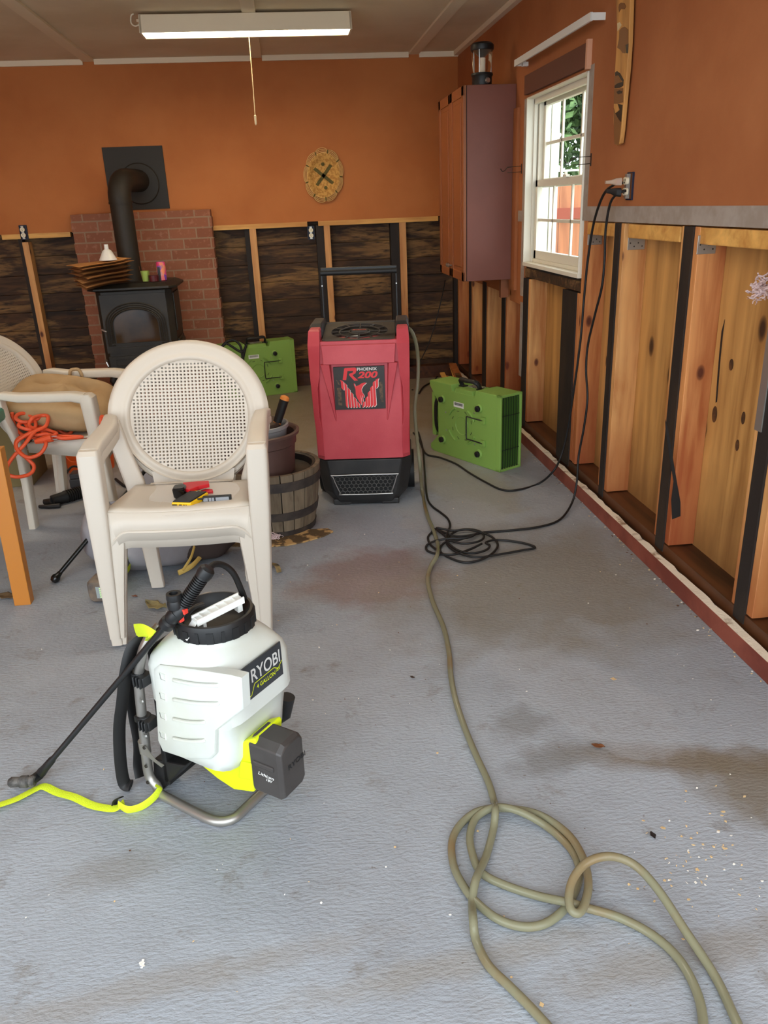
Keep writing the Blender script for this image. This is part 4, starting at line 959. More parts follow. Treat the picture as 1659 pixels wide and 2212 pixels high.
# glasses and can on the stove
g1 = V((ay(312, 580, SY+.06).x, SY+.06, ztop+.001))
t = thing('candle_glass', 'tall clear glass with green candle wax on the stove top', 'candle', g1)
MB().lathe([(.026, 0), (.036, .11), (.033, .11), (.024, .005)], g1, seg=24, cap=False).build('glass', M['glass'], t)
MB().lathe([(.023, .004), (.031, .075), (.0, .078)], g1, seg=20).build('wax', pm('green_wax', (168, 190, 92), .5), t)
g2 = V((ay(330, 585, SY+.03).x, SY+.03, ztop+.001))
t = thing('candle_jar', 'short glass jar with dark red candle on the stove top', 'candle', g2)
MB().lathe([(.036, 0), (.038, .075), (.035, .075), (.033, .004)], g2, seg=24, cap=False).build('glass', M['glass'], t)
MB().lathe([(.032, .004), (.034, .045), (.0, .047)], g2, seg=20).build('wax', pm('burgundy_wax', (92, 30, 34), .4), t)
g3 = V((ay(348, 580, SY+.1).x, SY+.1, ztop+.001))
t = thing('drink_can', 'pink and purple printed can on the stove top', 'can', g3)
cm, nt, b = base_mat('can_print'); v = nt.nodes.new('ShaderNodeTexVoronoi'); v.inputs['Scale'].default_value = 45; nt.links.new(coords(nt, (1, 1, .8)), v.inputs['Vector'])
nt.links.new(ramp(nt, v.outputs['Color'], [(.15, lin((214, 60, 110))), (.4, lin((240, 150, 90))), (.6, lin((120, 70, 170))), (.8, lin((230, 90, 150)))]), b.inputs['Base Color']); b.inputs['Roughness'].default_value = .35
MB().lathe([(.026, 0), (.032, .006), (.033, .12), (.027, .13), (.0, .13)], g3, seg=24).build('body', cm, t)
MB().box(g3.x-.022, g3.x-.004, g3.y-.036, g3.y-.03, g3.z, g3.z+.095).build('dark_label', M['black'], t, None)

# ================================================================ BARREL, POTS
rb1, rb0 = .215, .165
fc = az(600, 1163); bcx, bcy = fc.x-.02, fc.y+rb0+.01
cL = ay(690, 985, bcy)
bcx = ay(605, 1060, bcy).x - .02
bh = .305
rr1 = ay(690, 985, bcy).x - bcx
print('barrel', bcx, bcy, rr1)
rb1 = rr1; rb0 = rr1*.80
t = thing('barrel_planter', 'weathered grey half whisky barrel planter with dark hoops beside the red dehumidifier', 'planter', (bcx, bcy, 0))
bwood = wood('barrel_oak', (122, 108, 88), (84, 70, 54), 'z', 14, rough=.8)
nst = 22
mb = MB()
for k in range(nst):
    a0 = 2*math.pi*k/nst+.012; a1 = 2*math.pi*(k+1)/nst-.012
    secs = []
    for z, rr in ((0, rb0), (.12, rb0+(rb1-rb0)*.5), (.22, rb0+(rb1-rb0)*.82), (bh, rb1)):
        o_ = [(bcx+rr*math.cos(a), bcy+rr*math.sin(a), z) for a in (a0, (a0+a1)/2, a1)]; i_ = [(bcx+(rr-.02)*math.cos(a), bcy+(rr-.02)*math.sin(a), z) for a in (a1, (a0+a1)/2, a0)]
        secs.append(o_+i_)
    mb.loft(secs)
mb.lathe([(rb0-.02, .02), (rb0-.021, .2)], (bcx, bcy, 0), seg=40)
mb.build('staves', bwood, t, 30)
MB().lathe([(rb1-.045, bh-.03), (rb1-.035, bh-.005), (rb1-.022, bh-.002), (rb1-.022, bh-.1), (rb0-.02, .06), (.01, .06)], (bcx, bcy, 0), seg=44).build('liner', M['black'], t)
R_ = lambda z: (rb0+(rb1-rb0)*(.5*z/.12 if z < .12 else (.5+.32*(z-.12)/.10 if z < .22 else .82+.18*(z-.22)/.085)))
for z0, z1 in ((.228, .272), (.085, .125), (.0, .03)):
    MB().lathe([(R_(z0)+.001, z0), (R_(z0)+.004, z0), (R_(z1)+.004, z1), (R_(z1)+.001, z1)], (bcx, bcy, 0), seg=44, cap=False).build('hoop', pm('hoop_iron%d' % int(z0*100), (52, 46, 44), .6, c2=(70, 62, 56), ns=20), t)
# brown pot standing in the barrel
pc = V((bcx-.055, bcy-.0, .062)); pr1 = ay(655, 950, bcy).x - pc.x
ph = ay(600, 965, bcy).z - pc.z
ph = .40
print('pot', pr1, ph)
pr1 = .175
t = thing('brown_plant_pot', 'brown plastic flower pot standing inside the barrel planter', 'plant pot', pc)
pb2 = pm('brown_pot_plastic', (96, 72, 66), .5, c2=(84, 60, 54), ns=10, st=(1, 1, .1))
MB().lathe([(pr1*.78, 0), (pr1*.93, ph-.06), (pr1*.97, ph-.055), (pr1*.97, ph-.015), (pr1*1.06, ph-.012), (pr1*1.07, ph), (pr1*1.0, ph+.004), (pr1*.93, ph-.01), (pr1*.75, .02), (.01, .02)], pc, seg=40).build('pot', pb2, t)
gc = V((pc.x-.015, pc.y+.005, pc.z+.085))
t = thing('grey_bucket', 'grey plastic bucket nested inside the brown plant pot', 'bucket', gc)
MB().lathe([(.10, 0), (.138, .33), (.145, .335), (.145, .35), (.137, .352), (.13, .335), (.095, .01), (.01, .01)], gc, (.03, 0, 1), 40).build('bucket', pm('grey_bucket_plastic', (146, 148, 150), .4), t)
lc = gc+V((0, -.0, .362))
t = thing('round_lid', 'dark brown round lid resting on the grey bucket', 'lid', lc)
MB().lathe([(.118, -.03), (.124, -.012), (.12, .0), (.0, .006)], lc, (.06, .0, 1), 40).build('disc', pm('lid_brown', (62, 50, 42), .5), t)
MB().lathe([(.119, -.032), (.119, -.028)], lc, (.06, .0, 1), 40).build('rim', M['black'], t)
h0, h1 = ay(597, 918, bcy-.02), ay(616, 858, bcy-.02); ax_ = (h1-h0).normalized()
h0 = h0 - ax_*.03
t = thing('tool_handle', 'black tool grip with orange bands sticking out of the grey bucket', 'tool', h0)
og = pm('grip_orange', (226, 138, 62), .5)
MB().cyl(h0-ax_*.12, h0+ax_*.03, .012).build('shaft', M['black'], t)
ln = (h1-h0).length
MB().lathe([(.015, .02), (.017, .03), (.018, .045)], h0, ax_, 16).build('orange_band', og, t)
MB().lathe([(.019, .045), (.020, ln*.5), (.021, ln-.012)], h0, ax_, 20).build('grip', M['black_rub'], t)
MB().lathe([(.021, ln-.012), (.020, ln), (.012, ln+.006), (.0, ln+.007)], h0, ax_, 20).build('end_cap', og, t)
# torn board / flooring under the barrel
tb_ = [(575, 1150), (640, 1150), (670, 1146), (708, 1144), (720, 1150), (700, 1160), (660, 1172), (620, 1180), (560, 1184), (480, 1180), (470, 1150)]
P3 = [az(a, b, .0) for a, b in tb_]
o = MB().prism([(p.x, p.y, .001) for p in P3], (0, 0, .006)).build('torn_board', pm('torn_floorboard', (96, 76, 50), .9, c2=(196, 158, 104), ns=16, lo=.5, hi=.56, bs=50), None, None)
tag(o, 'torn scrap of brown and tan board lying under the barrel edge', 'scrap')
def tuft(nm, lab, c, s, n=40, seed=1, col=(226, 202, 200)):
    r = random.Random(seed); mb = MB(); c = V(c)
    for _ in range(n):
        p = c+V((r.gauss(0, s[0]*.35), r.gauss(0, s[1]*.35), abs(r.gauss(0, s[2]*.4)) if s[3] else r.gauss(0, s[2]*.4))); pts = [p]
        for _ in range(4): pts.append(pts[-1]+V((r.uniform(-1, 1), r.uniform(-1, 1), r.uniform(-.6, .6)))*.012)
        mb.tube(pts, r.uniform(.001, .0035), 4)
    o = mb.build(nm, pm('pink_fluff%d' % seed, col, .95), None, 60); tag(o, lab, 'insulation', kind='stuff'); return o
p = az(592, 1166); tuft('insulation_tuft', 'pink insulation fluff beside the barrel on the floor', (p.x, p.y, .008), (.035, .02, .02, 1), 50, 4)
p = ax(1645, 625, XW+.05); tuft('insulation_tuft', 'pink insulation tuft on the sheathing at the right frame edge', (p.x, p.y, p.z), (.02, .05, .05, 0), 80, 5)

# ================================================================ CORDS AND HOSE
blk = M['black_rub']
plug_y = po.y
c1 = [ax(1345, 395, XW-.03), ax(1325, 400, XW-.055), ax(1303, 422, XW-.06), ax(1283, 480, XW-.05), ax(1270, 560, XW-.045), ax(1262, 640, XW-.045), ax(1254, 735, XW-.05), ax(1240, 840, XW-.055), ax(1226, 930, XW-.06), ax(1212, 985, XW-.08), ax(1195, 1018, XW-.13)]
def fl(L, z=.007): return [az(a, b, z) for a, b in L]
c1 += fl([(1165, 1044), (1120, 1058), (1085, 1058), (1050, 1042), (1015, 1022), (985, 1002), (950, 988), (920, 980), (905, 950), (893, 935)])
cable('black_cord', c1, .0055, blk, 'black cord from the upper plug sweeping past the near green air mover', 'cord', n=6)
c2 = [ax(1352, 412, XW-.03), ax(1335, 418, XW-.05), ax(1318, 440, XW-.055), ax(1308, 500, XW-.05), ax(1306, 560, XW-.05), ax(1300, 620, XW-.05), ax(1285, 680, XW-.05), ax(1270, 745, XW-.05), ax(1266, 800, XW-.05), ax(1269, 860, XW-.055), ax(1262, 920, XW-.06), ax(1250, 985, XW-.07), ax(1246, 1040, XW-.09), ax(1236, 1085, XW-.12)]
c2 += fl([(1210, 1122), (1165, 1138), (1100, 1146), (1045, 1150)])
def zc(L): return [V((az(a, b, z).x, az(a, b, z).y, z)) for a, b, z in L]
S4 = 1475/320.0
k_ = lambda x, y, z=.008: (880+x/S4, 760+y/S4, z)
c2 += zc([k_(730, 1805, .01), k_(600, 1830, .012), k_(450, 1830, .012), k_(280, 1765, .014), k_(240, 1800), k_(205, 1850), k_(230, 1920), k_(320, 1990, .012), k_(420, 2050), k_(560, 2095), k_(700, 2080), k_(830, 2020, .012), k_(900, 1930, .01), k_(850, 1850, .012), k_(740, 1800, .016), k_(600, 1770, .016), k_(450, 1780, .014), k_(290, 1755, .02),
          k_(360, 1820, .016), k_(440, 1880, .014), k_(560, 1910, .014), k_(700, 1890, .016), k_(760, 1850, .014), k_(740, 1800, .014), k_(650, 1770, .014), k_(520, 1775, .012), k_(420, 1830, .01), k_(390, 1900, .012), k_(450, 1970, .012), k_(560, 2020, .012), k_(700, 2045, .012), k_(900, 2020, .01), k_(1150, 1975), k_(1270, 1950), k_(1180, 1910), k_(1000, 1880), k_(860, 1875, .012),
          k_(780, 1900, .014), k_(820, 1930, .014), k_(780, 1975, .012), k_(650, 2005, .012), k_(500, 1975, .014), k_(390, 1880, .016), k_(400, 1800, .014), k_(425, 1730), k_(400, 1660), k_(330, 1600), k_(250, 1540), k_(200, 1460), k_(180, 1300), k_(165, 1100), k_(150, 950), k_(110, 800)])
cable('extension_cord', c2, .0052, blk, 'black cord from the lower plug coiled in a heap on the open floor', 'cord', n=6)
c3 = zc([k_(330, 1990, .01), k_(325, 1950), k_(390, 1890, .014), k_(520, 1870, .014), k_(640, 1830, .016), k_(690, 1810, .018)]) + zc([k_(600, 1850, .018), k_(420, 1860, .02), k_(290, 1880, .014), k_(200, 1920), k_(190, 1970), k_(260, 2005), k_(400, 2020, .014), k_(500, 2010, .014), k_(640, 1960, .014), k_(740, 1910, .016)])
cable('extension_cord', c3, .0052, blk, 'loose inner loop of black cord lying in the floor coil', 'cord', n=6)
q3 = [az(895, 930, .007), az(905, 880, .2), az(903, 800, .45)]
cable('black_cord', fl([(905, 850), (915, 835), (940, 820), (945, 800), (930, 795), (905, 805), (900, 815)])+[], .006, blk, 'thin black cord loop on the floor behind the dehumidifier', 'cord')
cable('black_cord', [ay(962, 605, 6.3), ay(955, 640, 6.35), ay(940, 700, 6.35), ay(925, 745, 6.3), ay(905, 790, 6.2), az(900, 838, .006), az(890, 842, .006)], .004, blk, 'thin dark cord hanging under the wall cabinet down to the floor', 'cord')
# plugs
t = thing('power_plug', 'clear moulded plug in the upper socket on the right wall', 'plug', po)
pu = V((po.x-.045, po.y, po.z+.018)); e_ = c1[0]
MB().loft([sq(pu, (0, 1, 0), (0, 0, 1), .034, .030), sq(pu+V((-.02, .003, .0)), (0, 1, 0), (0, 0, 1), .034, .026), sq(pu+V((-.035, .012, .0)), (0, 1, .0), (0, 0, 1), .016, .014), sq(pu+V((-.05, .03, 0)), (0, 1, 0), (0, 0, 1), .013, .012)]).build('plug_body', pm('clear_plug', (228, 208, 186), .25, trans=.5), t)
MB().obox(pu+V((-.01, 0, .0)), (.008, 0, 0), (0, .006, 0), (0, 0, .006)).build('neon_core', pm('plug_core_red', (216, 90, 70), .5), t, None)
t = thing('power_plug', 'black angled plug in the lower socket on the right wall', 'plug', po)
pl_ = V((po.x-.045, po.y, po.z-.022))
MB().loft([sq(pl_, (0, 1, 0), (0, 0, 1), .034, .034), sq(pl_+V((-.018, .004, .002)), (0, 1, 0), (0, 0, 1), .034, .03), sq(pl_+V((-.03, .014, .006)), (0, 1, 0), (0, 0, 1), .022, .02), sq(pl_+V((-.045, .03, .006)), (0, 1, 0), (0, 0, 1), .014, .014)]).build('plug_body', M['black_rub'], t)
# clear drain hose
hm = pm('drain_hose_vinyl', (148, 145, 118), .14, c2=(150, 122, 84), ns=4, lo=.52, hi=.7, trans=.35, ior=1.3)
yd = dh.location.y + .3
hp = [ay(872, 706, yd), ay(886, 712, yd-.03), ay(897, 735, yd-.06), ay(903, 775, yd-.1), ay(902, 830, yd-.12), ay(896, 880, yd-.15), ay(900, 940, yd-.2), ay(907, 1000, yd-.28)]
hp += [az(a, b, .010) for a, b in ((912, 1060), (922, 1110), (938, 1150), (946, 1180))] + zc([(944, 1200, .028), (930, 1225, .010)]) + [az(a, b, .010) for a, b in ((924, 1255), (935, 1300), (958, 1355), (970, 1410), (974, 1460), (985, 1515), (1005, 1575), (1030, 1635), (1055, 1690), (1068, 1735))]
hp += zc([(1070, 1750, .032), (1066, 1790, .01), (1050, 1850, .01), (1028, 1900, .028), (1020, 1950, .012), (1022, 1985, .028), (1028, 2030, .01), (1055, 2085, .01), (1100, 2130, .01), (1145, 2175, .01), (1190, 2225, .01), (1240, 2290, .01)])
cable('drain_hose', hp, .0092, hm, 'clear yellowed drain hose running from the dehumidifier to the front', 'hose', n=6, seg=12)
hq = zc([(1640, 2320, .01), (1590, 2205, .01), (1545, 2110, .01), (1480, 2010, .03), (1420, 1920, .055), (1370, 1868, .07), (1318, 1850, .08), (1270, 1862, .075), (1240, 1895, .06), (1229, 1935, .045), (1234, 1965, .035), (1250, 1972, .03), (1264, 1950, .03), (1271, 1905, .03), (1258, 1850, .026), (1225, 1800, .022), (1165, 1760, .014), (1100, 1747, .014), (1040, 1750, .013), (1000, 1775, .01), (977, 1815, .01), (980, 1870, .01), (1005, 1920, .012), (1030, 1950, .012), (1075, 1985, .012), (1130, 2002, .01), (1180, 1994, .01), (1222, 1960, .012), (1248, 1910, .012), (1250, 1870, .01), (1228, 1828, .01), (1180, 1785, .012), (1120, 1752, .028), (1070, 1744, .022), (1030, 1765, .012), (1015, 1805, .01), (1022, 1850, .01), (1040, 1885, .012), (1085, 1910, .01), (1160, 1935, .01), (1230, 1950, .028), (1270, 1962, .012), (1340, 1983, .01), (1410, 2020, .01), (1465, 2070, .01), (1500, 2130, .01), (1517, 2190, .01), (1518, 2260, .01), (1510, 2330, .01)])
cable('drain_hose', hq, .0092, hm, 'clear yellowed hose looped in coils on the floor in the right foreground', 'hose', n=6, seg=12)

# torn black felt remnant on the stud side, split in the sheathing, loose nail strip
yy = G[6][1]-.0395
FP = [(1437, 905), (1444, 930), (1452, 980), (1462, 1040), (1470, 1085), (1470, 1115), (1452, 1122), (1450, 1080), (1455, 1040), (1446, 985), (1438, 930)]
o = MB().prism([ay(a, b, yy) for a, b in FP], (0, .0015, 0)).build('torn_felt', M['tar'], None, None); tag(o, 'torn black felt remnant stuck low on the orange stud near the right edge', 'felt scrap')
XS = XW+.1045
CR = [(1566, 690), (1562, 720), (1557, 770), (1553, 820), (1549, 868), (1546, 870), (1550, 815), (1554, 765), (1559, 715)]
P_ = [ax(a, b, XS) for a, b in CR]
struct(MB().prism([V((XS, p.y, p.z)) for p in P_], (-.001, 0, 0)).build('wall_right_split', M['darkstud'], None, None))
for (px, py, rx, rz) in ((1544, 895, .016, .03), (1606, 903, .011, .022), (1593, 962, .011, .02), (1580, 788, .013, .02)):
    q_ = ax(px, py, XS); pts = [V((XS-.0004, q_.y+rx*math.cos(a), q_.z+rz*math.sin(a))) for a in [2*math.pi*i/20 for i in range(20)]]
    struct(MB().prism(pts, (-.0012, 0, 0)).build('wall_right_knot', pm('sheathing_knot_%d' % px, (62, 40, 24), .6, c2=(96, 62, 34), ns=30), None, None))
# ================================================================ BACKPACK SPRAYER (local: x = towards the label, y = away, z up)
Np = az(340, 1720, 0); uu = V((.79, -.61, 0)).normalized(); vv = V((-uu.y, uu.x, 0))
def lc_(px, py, y):        # pixel on the local plane y -> local point
    d = ray(px, py); O = Np+vv*y; t_ = (O-CAM).dot(vv)/d.dot(vv); p = CAM+d*t_-Np; return V((p.dot(uu), y, p.z))
def lf(px, py, z=0): p = az(px, py, z)-Np; return V((p.dot(uu), p.dot(vv), z))
lime = pm('lime_plastic', (212, 226, 20), .45); limew = pm('lime_webbing', (208, 226, 40), .75, bs=300, bstr=.4)
tankm = pm('milky_tank', (210, 214, 208), .38, c2=(202, 204, 192), ns=4); tankm.node_tree.nodes['Principled BSDF'].inputs['Subsurface Weight'].default_value = .12
tankm.node_tree.nodes['Principled BSDF'].inputs['Subsurface Radius'].default_value = (.03, .03, .03)
alu = pm('grey_tube', (158, 154, 148), .38, .75)
T = thing('backpack_sprayer', 'white and lime battery backpack sprayer on a tube stand in the foreground', 'sprayer')
up_ = [lc_(345, 1352, .04), lc_(318, 1385, .012), lc_(304, 1425, .0), lc_(300, 1470, 0), lc_(305, 1530, 0), lc_(313, 1600, 0), lc_(321, 1670, 0), V((.004, 0, .035))]
base = [(.012, 0, .014), (.06, -.002, .012), (.15, -.006, .012), (.205, -.004, .012), (.236, .02, .012), (.24, .07, .012), (.238, .24, .012), (.22, .27, .012), (.15, .28, .012), (.03, .28, .012), (.005, .28, .04), (-.01, .28, .2), (-.005, .28, .4), (.02, .26, .46), (.035, .2, .48), (.03, .1, .48)]
MB().tube(cr([V((p.x, p.y, p.z)) for p in up_]+[V(b) for b in base], 5), .0125, 12).build('frame', alu, T, 60)
for a, b in ((0, 0),):
    for py in (1615, 1655, 1690): MB().lathe([(.005, 0), (.004, .003)], lc_(312+(py-1615)*.1, py, -.0125), (0, -1, 0), 10).build('screw', M['iron'], T)
for py in (1515, 1590): MB().lathe([(.007, 0), (.006, .003), (.003, .003)], lc_(306+(py-1515)*.1, py, -.0125), (0, -1, 0), 12).build('eyelet', M['silver'], T)
# collar strap plate
p0 = lc_(312, 1610, 0)
MB().tube([V((p0.x, 0, p0.z-.02)), V((p0.x, 0, p0.z+.015))], .0145, 14).build('collar', alu, T, 60)
MB().prism([(p0.x, -.014, p0.z+.014), (p0.x+.02, -.013, p0.z+.01), (p0.x+.045, -.01, p0.z-.022), (p0.x+.07, -.008, p0.z-.03), (p0.x+.06, -.008, p0.z-.04), (p0.x+.02, -.012, p0.z-.02), (p0.x, -.014, p0.z-.016)], (0, .002, 0)).build('bracket', alu, T, None)
# tank
CX, CY = .165, .115
def tsec(z, hx, hy, cx, e, n=48):
    out = []
    for k in range(n):
        a = 2*math.pi*(k+.5)/n; ca, sa = math.cos(a), math.sin(a); r = (abs(ca/hx)**e+abs(sa/hy)**e)**(-1/e); out.append(V((cx+r*ca, CY+r*sa, z)))
    return out
tk = MB(); tk.loft([tsec(*a) for a in ((.138, .06, .07, .13, 3), (.142, .095, .09, .135, 4), (.158, .112, .108, .145, 5), (.19, .118, .114, .152, 6), (.235, .120, .116, .156, 6), (.29, .124, .117, .16, 7), (.307, .134, .119, .166, 8), (.405, .134, .119, .166, 8), (.43, .13, .115, .166, 6), (.455, .114, .106, .166, 3.5), (.475, .098, .096, .166, 2.2), (.482, .09, .09, .166, 2), (.492, .086, .086, .166, 2))])
P9 = [lc_(a, b, -.004) for a, b in ((333, 1445), (345, 1436), (420, 1446), (498, 1458), (522, 1464), (526, 1531), (470, 1577), (468, 1628), (455, 1640), (400, 1638), (352, 1622), (342, 1600))]
pn0 = [V((p.x, .02, p.z)) for p in P9]; pn = [V((p.x, -.004, p.z)) for p in P9]; cgx = sum(p.x for p in P9)/12; cgz = sum(p.z for p in P9)/12
pn2 = [V((p.x+(cgx-p.x)*.05, -.009, p.z+(cgz-p.z)*.05)) for p in P9]; tk.loft([pn0, pn, pn2])
for k in range(4):
    a, b = lc_(377, 1468+42*k, -.009), lc_(472 if k < 2 else 442, 1479+40*k, -.009)
    tk.tube(cr([a, a*.95+b*.05+V((0, -.004, 0)), (a+b)*.5+V((0, -.005, -.003)), a*.05+b*.95+V((0, -.004, 0)), b], 4), .0045, 8)
    c_ = lc_(352, 1462+42*k, -.009); q4 = .009
    tk.tube([c_+V((-q4, 0, q4)), c_+V((q4, 0, q4)), c_+V((q4, 0, -q4)), c_+V((-q4, 0, -q4))], .0022, 6, True)
tk.build('tank', tankm, T, 40, bevel=None)
# lid
ld = MB(); lc0 = V((.166, CY+.003, 0))
ld.lathe([(.084, .485), (.094, .487), (.096, .515), (.092, .527), (.086, .528), (.076, .516), (.07, .500), (.0, .496)], lc0, seg=56)
for k in range(20):
    a = 2*math.pi*k/20; q_ = lc0+V((.094*math.cos(a), .094*math.sin(a), .502)); ld.obox(q_, V((math.cos(a), math.sin(a), 0))*.003, V((-math.sin(a), math.cos(a), 0))*(.008 if k % 2 else .004), (0, 0, .014))
ld.build('lid', M['black'], T, 30)
ha, hb = lc_(420, 1342, .05), lc_(521, 1291, .165); ha.z -= .0
hd = (hb-ha).normalized(); sdv = V((0, 0, 1)).cross(hd).normalized(); hup = hd.cross(sdv)*-1
hup = V((0, 0, 1))
mb = MB(); mid = (ha+hb)/2; L2 = (hb-ha)*.5
mb.obox(mid, L2, sdv*.014, hup*.0025); mb.obox(mid+sdv*.014, L2, sdv*.002, hup*.008); mb.obox(mid-sdv*.014, L2, sdv*.002, hup*.008)
for k in range(5): mb.obox(mid+L2*(-.7+.35*k), hd*.0015, sdv*.013, hup*.006)
mb.prism([ha-sdv*.012, ha+sdv*.012, ha+sdv*.014-hd*.03-hup*.03, ha-sdv*.014-hd*.03-hup*.03], hd*.005+hup*.004)
mb.obox(hb-hup*.015-hd*.01, hd*.006, sdv*.01, hup*.014); mb.obox(ha+hd*.02-hup*.015, hd*.004, sdv*.01, hup*.014)
mb.build('carry_handle', M['white_pl'], T, None, bevel=.0015)
# brand label on the front face
xf_ = .3008; y0l, y1l, z0l, z1l = .04, .188, .35, .44
lbm = pm('label_charcoal', (44, 46, 50), .4, c2=(58, 62, 66), ns=6)
lb = MB().box(xf_-.004, xf_, y0l, y1l, z0l, z1l).build('brand_label', lbm, T, None, bevel=.0008)
gl = pm('label_silver', (206, 206, 202), .35)
text('brand_text', 'RYOBI', (xf_, y0l+.035, z0l+.04), (0, .105, 0), (0, 0, .034), gl, lb, .0006, 0, bold=.012)
text('capacity_text', '4 GALLON', (xf_, y0l+.05, z0l+.016), (0, .068, 0), (0, 0, .011), lime, lb, .0006, bold=.01)
text('voltage_text', '18V', (xf_, y0l+.122, z0l+.02), (0, .016, 0), (0, 0, .009), lime, lb, .0006)
mb = MB()
for a, b in (((.006, .006), (.03, .010)), ((.03, .010), (.044, .034)), ((.044, .034), (.115, .036)), ((.115, .036), (.13, .026)), ((.13, .026), (.146, .040))):
    A_, B_ = V((xf_+.0004, y0l+a[0], z0l+a[1])), V((xf_+.0004, y0l+b[0], z0l+b[1])); d__ = (B_-A_).normalized(); n__ = V((0, -d__.z, d__.y))*.0009
    mb.add([A_-n__, A_+n__, B_+n__, B_-n__], [(0, 1, 2, 3)])
mb.build('label_stripe', lime, lb, None)
# lime pump housing and battery
y_a, y_b = .05, .15
hs = [lc_(a, b, y_a) for a, b in ((436, 1655), (470, 1683), (505, 1706), (548, 1712), (553, 1604), (548, 1596), (530, 1600), (480, 1625))]
mb = MB().prism([V((p.x, y_a, p.z)) for p in hs], (0, y_b-y_a, 0))
mb.build('pump_housing', lime, T, None, bevel=.004)
MB().prism([V((p.x, y_a-.004, p.z)) for p in [lc_(a, b, y_a-.004) for a, b in ((515, 1680), (545, 1686), (545, 1650), (519, 1645))]], (0, .004, 0)).build('housing_rib', lime, T, None, bevel=.002)
B0, B1 = lc_(548, 1706, y_a-.004), lc_(613, 1716, y_a-.004); bt = lc_(556, 1604, y_a-.004)
print('bat', B0, B1, bt)
bx0_, bx1_, bz0_, bz1_ = B0.x, B1.x, B0.z, bt.z
batm = pm('battery_charcoal', (58, 54, 52), .4, c2=(66, 62, 60), ns=10)
mb = MB(); ch = .014; y0_, y1_ = y_a-.004, y_a+.085
prof_ = [(y0_+ch*.2, bz0_), (y1_-ch, bz0_), (y1_, bz0_+ch), (y1_, bz1_-ch), (y1_-ch, bz1_), (y0_+ch*1.5, bz1_), (y0_, bz1_-ch), (y0_, bz0_+ch)]
def bs_(x, s_): cy__, cz__ = (y0_+y1_)/2, (bz0_+bz1_)/2; return [V((x, cy__+(y-cy__)*s_, cz__+(z-cz__)*s_)) for y, z in prof_]
mb.loft([bs_(bx0_, 1), bs_(bx0_+.004, 1.0), bs_(bx1_-.012, 1.0), bs_(bx1_, .9)])
bat = mb.build('battery', batm, T, 20, bevel=.003)
MB().box(bx0_+.01, bx1_-.022, y0_-.004, y0_+.002, (bz0_+bz1_)/2+.004, (bz0_+bz1_)/2+.018).build('battery_clip', batm, bat, None, bevel=.003)
text('battery_text', 'Lithium', (bx0_+.022, y0_-.0006, (bz0_+bz1_)/2-.018), ((bx1_-bx0_)*.5, 0, -.002), (0, 0, .009), M['white_pl'], bat, .0004, .25, bold=.01)
text('battery_text', '18V', (bx0_+.045, y0_-.0006, (bz0_+bz1_)/2-.029), ((bx1_-bx0_)*.2, 0, -.001), (0, 0, .008), M['white_pl'], bat, .0004, .25, bold=.01)
text('embossed_text', 'RYOBI', (bx1_+.0003, y0_+.025, (bz0_+bz1_)/2), (0, .065, 0), (0, 0, .014), M['black'], bat, .0006, bold=.02)
mb = MB().tube([lc_(1, 1, 0)*0+V((.22, .2, .17)), V((.25, .235, .19)), V((.262, .24, .24))], .02, 12); mb.build('rear_knob', M['black'], T, 60)
# back pad and clips on the frame
MB().prism([(.012, .02, .04), (.03, .02, .44), (.036, .02, .44), (.03, .02, .03)], (0, .25, 0)).build('back_pad', M['black_rub'], T, None, bevel=.004)
fp = [lc_(330, 1640, .02), lc_(400, 1655, .02), lc_(345, 1712, .02), lc_(332, 1700, .02)]
MB().prism([V((p.x, .02, p.z)) for p in fp], (0, .06, 0)).build('waist_pad', M['black_rub'], T, None, bevel=.004)
for px, py in ((300, 1462), (312, 1556)):
    q_ = lc_(px, py, 0); mb = MB(); mb.tube([q_+V((0, 0, -.016)), q_+V((0, 0, .016))], .018, 14); mb.box(q_.x+.0, q_.x+.034, -.018, .016, q_.z-.012, q_.z+.014)
    for k in (0, 1, 2): mb.box(q_.x+.006+.010*k, q_.x+.010+.010*k, -.026, -.016, q_.z-.013, q_.z+.016)
    mb.box(q_.x-.026, q_.x-.010, -.010, .006, q_.z-.008, q_.z+.010); mb.build('wand_clip', M['black'], T, 40, bevel=.002)
# shoulder straps
def band(nm, L, ra, rb, mat, n=6): return MB().tube(cr(L, n), 1, 8, flat=(ra, rb)).build(nm, mat, T, 60)
sA = [lc_(310, 1378, .03), lc_(285, 1400, -.0), lc_(272, 1450, -.02), lc_(265, 1510, -.02), lc_(258, 1570, -.02), lc_(260, 1640, -.02), lc_(268, 1690, -.02), lc_(288, 1724, -.015)]
sA = [V((p.x, p.y, max(p.z, .014))) for p in sA]
band('shoulder_strap', sA, .006, .016, M['black_rub'])
sB = [lc_(306, 1380, .1), lc_(290, 1420, .06), lc_(284, 1470, .05), lc_(286, 1530, .05), lc_(298, 1600, .04), lc_(298, 1650, .03), lc_(308, 1705, .02)]
sB = [V((p.x, p.y, max(p.z, .014))) for p in sB]
band('shoulder_strap', sB, .007, .018, M['black_rub'])
band('strap_band', [lc_(293, 1362, .02), lc_(312, 1362, .0), lc_(330, 1374, .0), lc_(322, 1388, .03)], .002, .016, limew, 5)
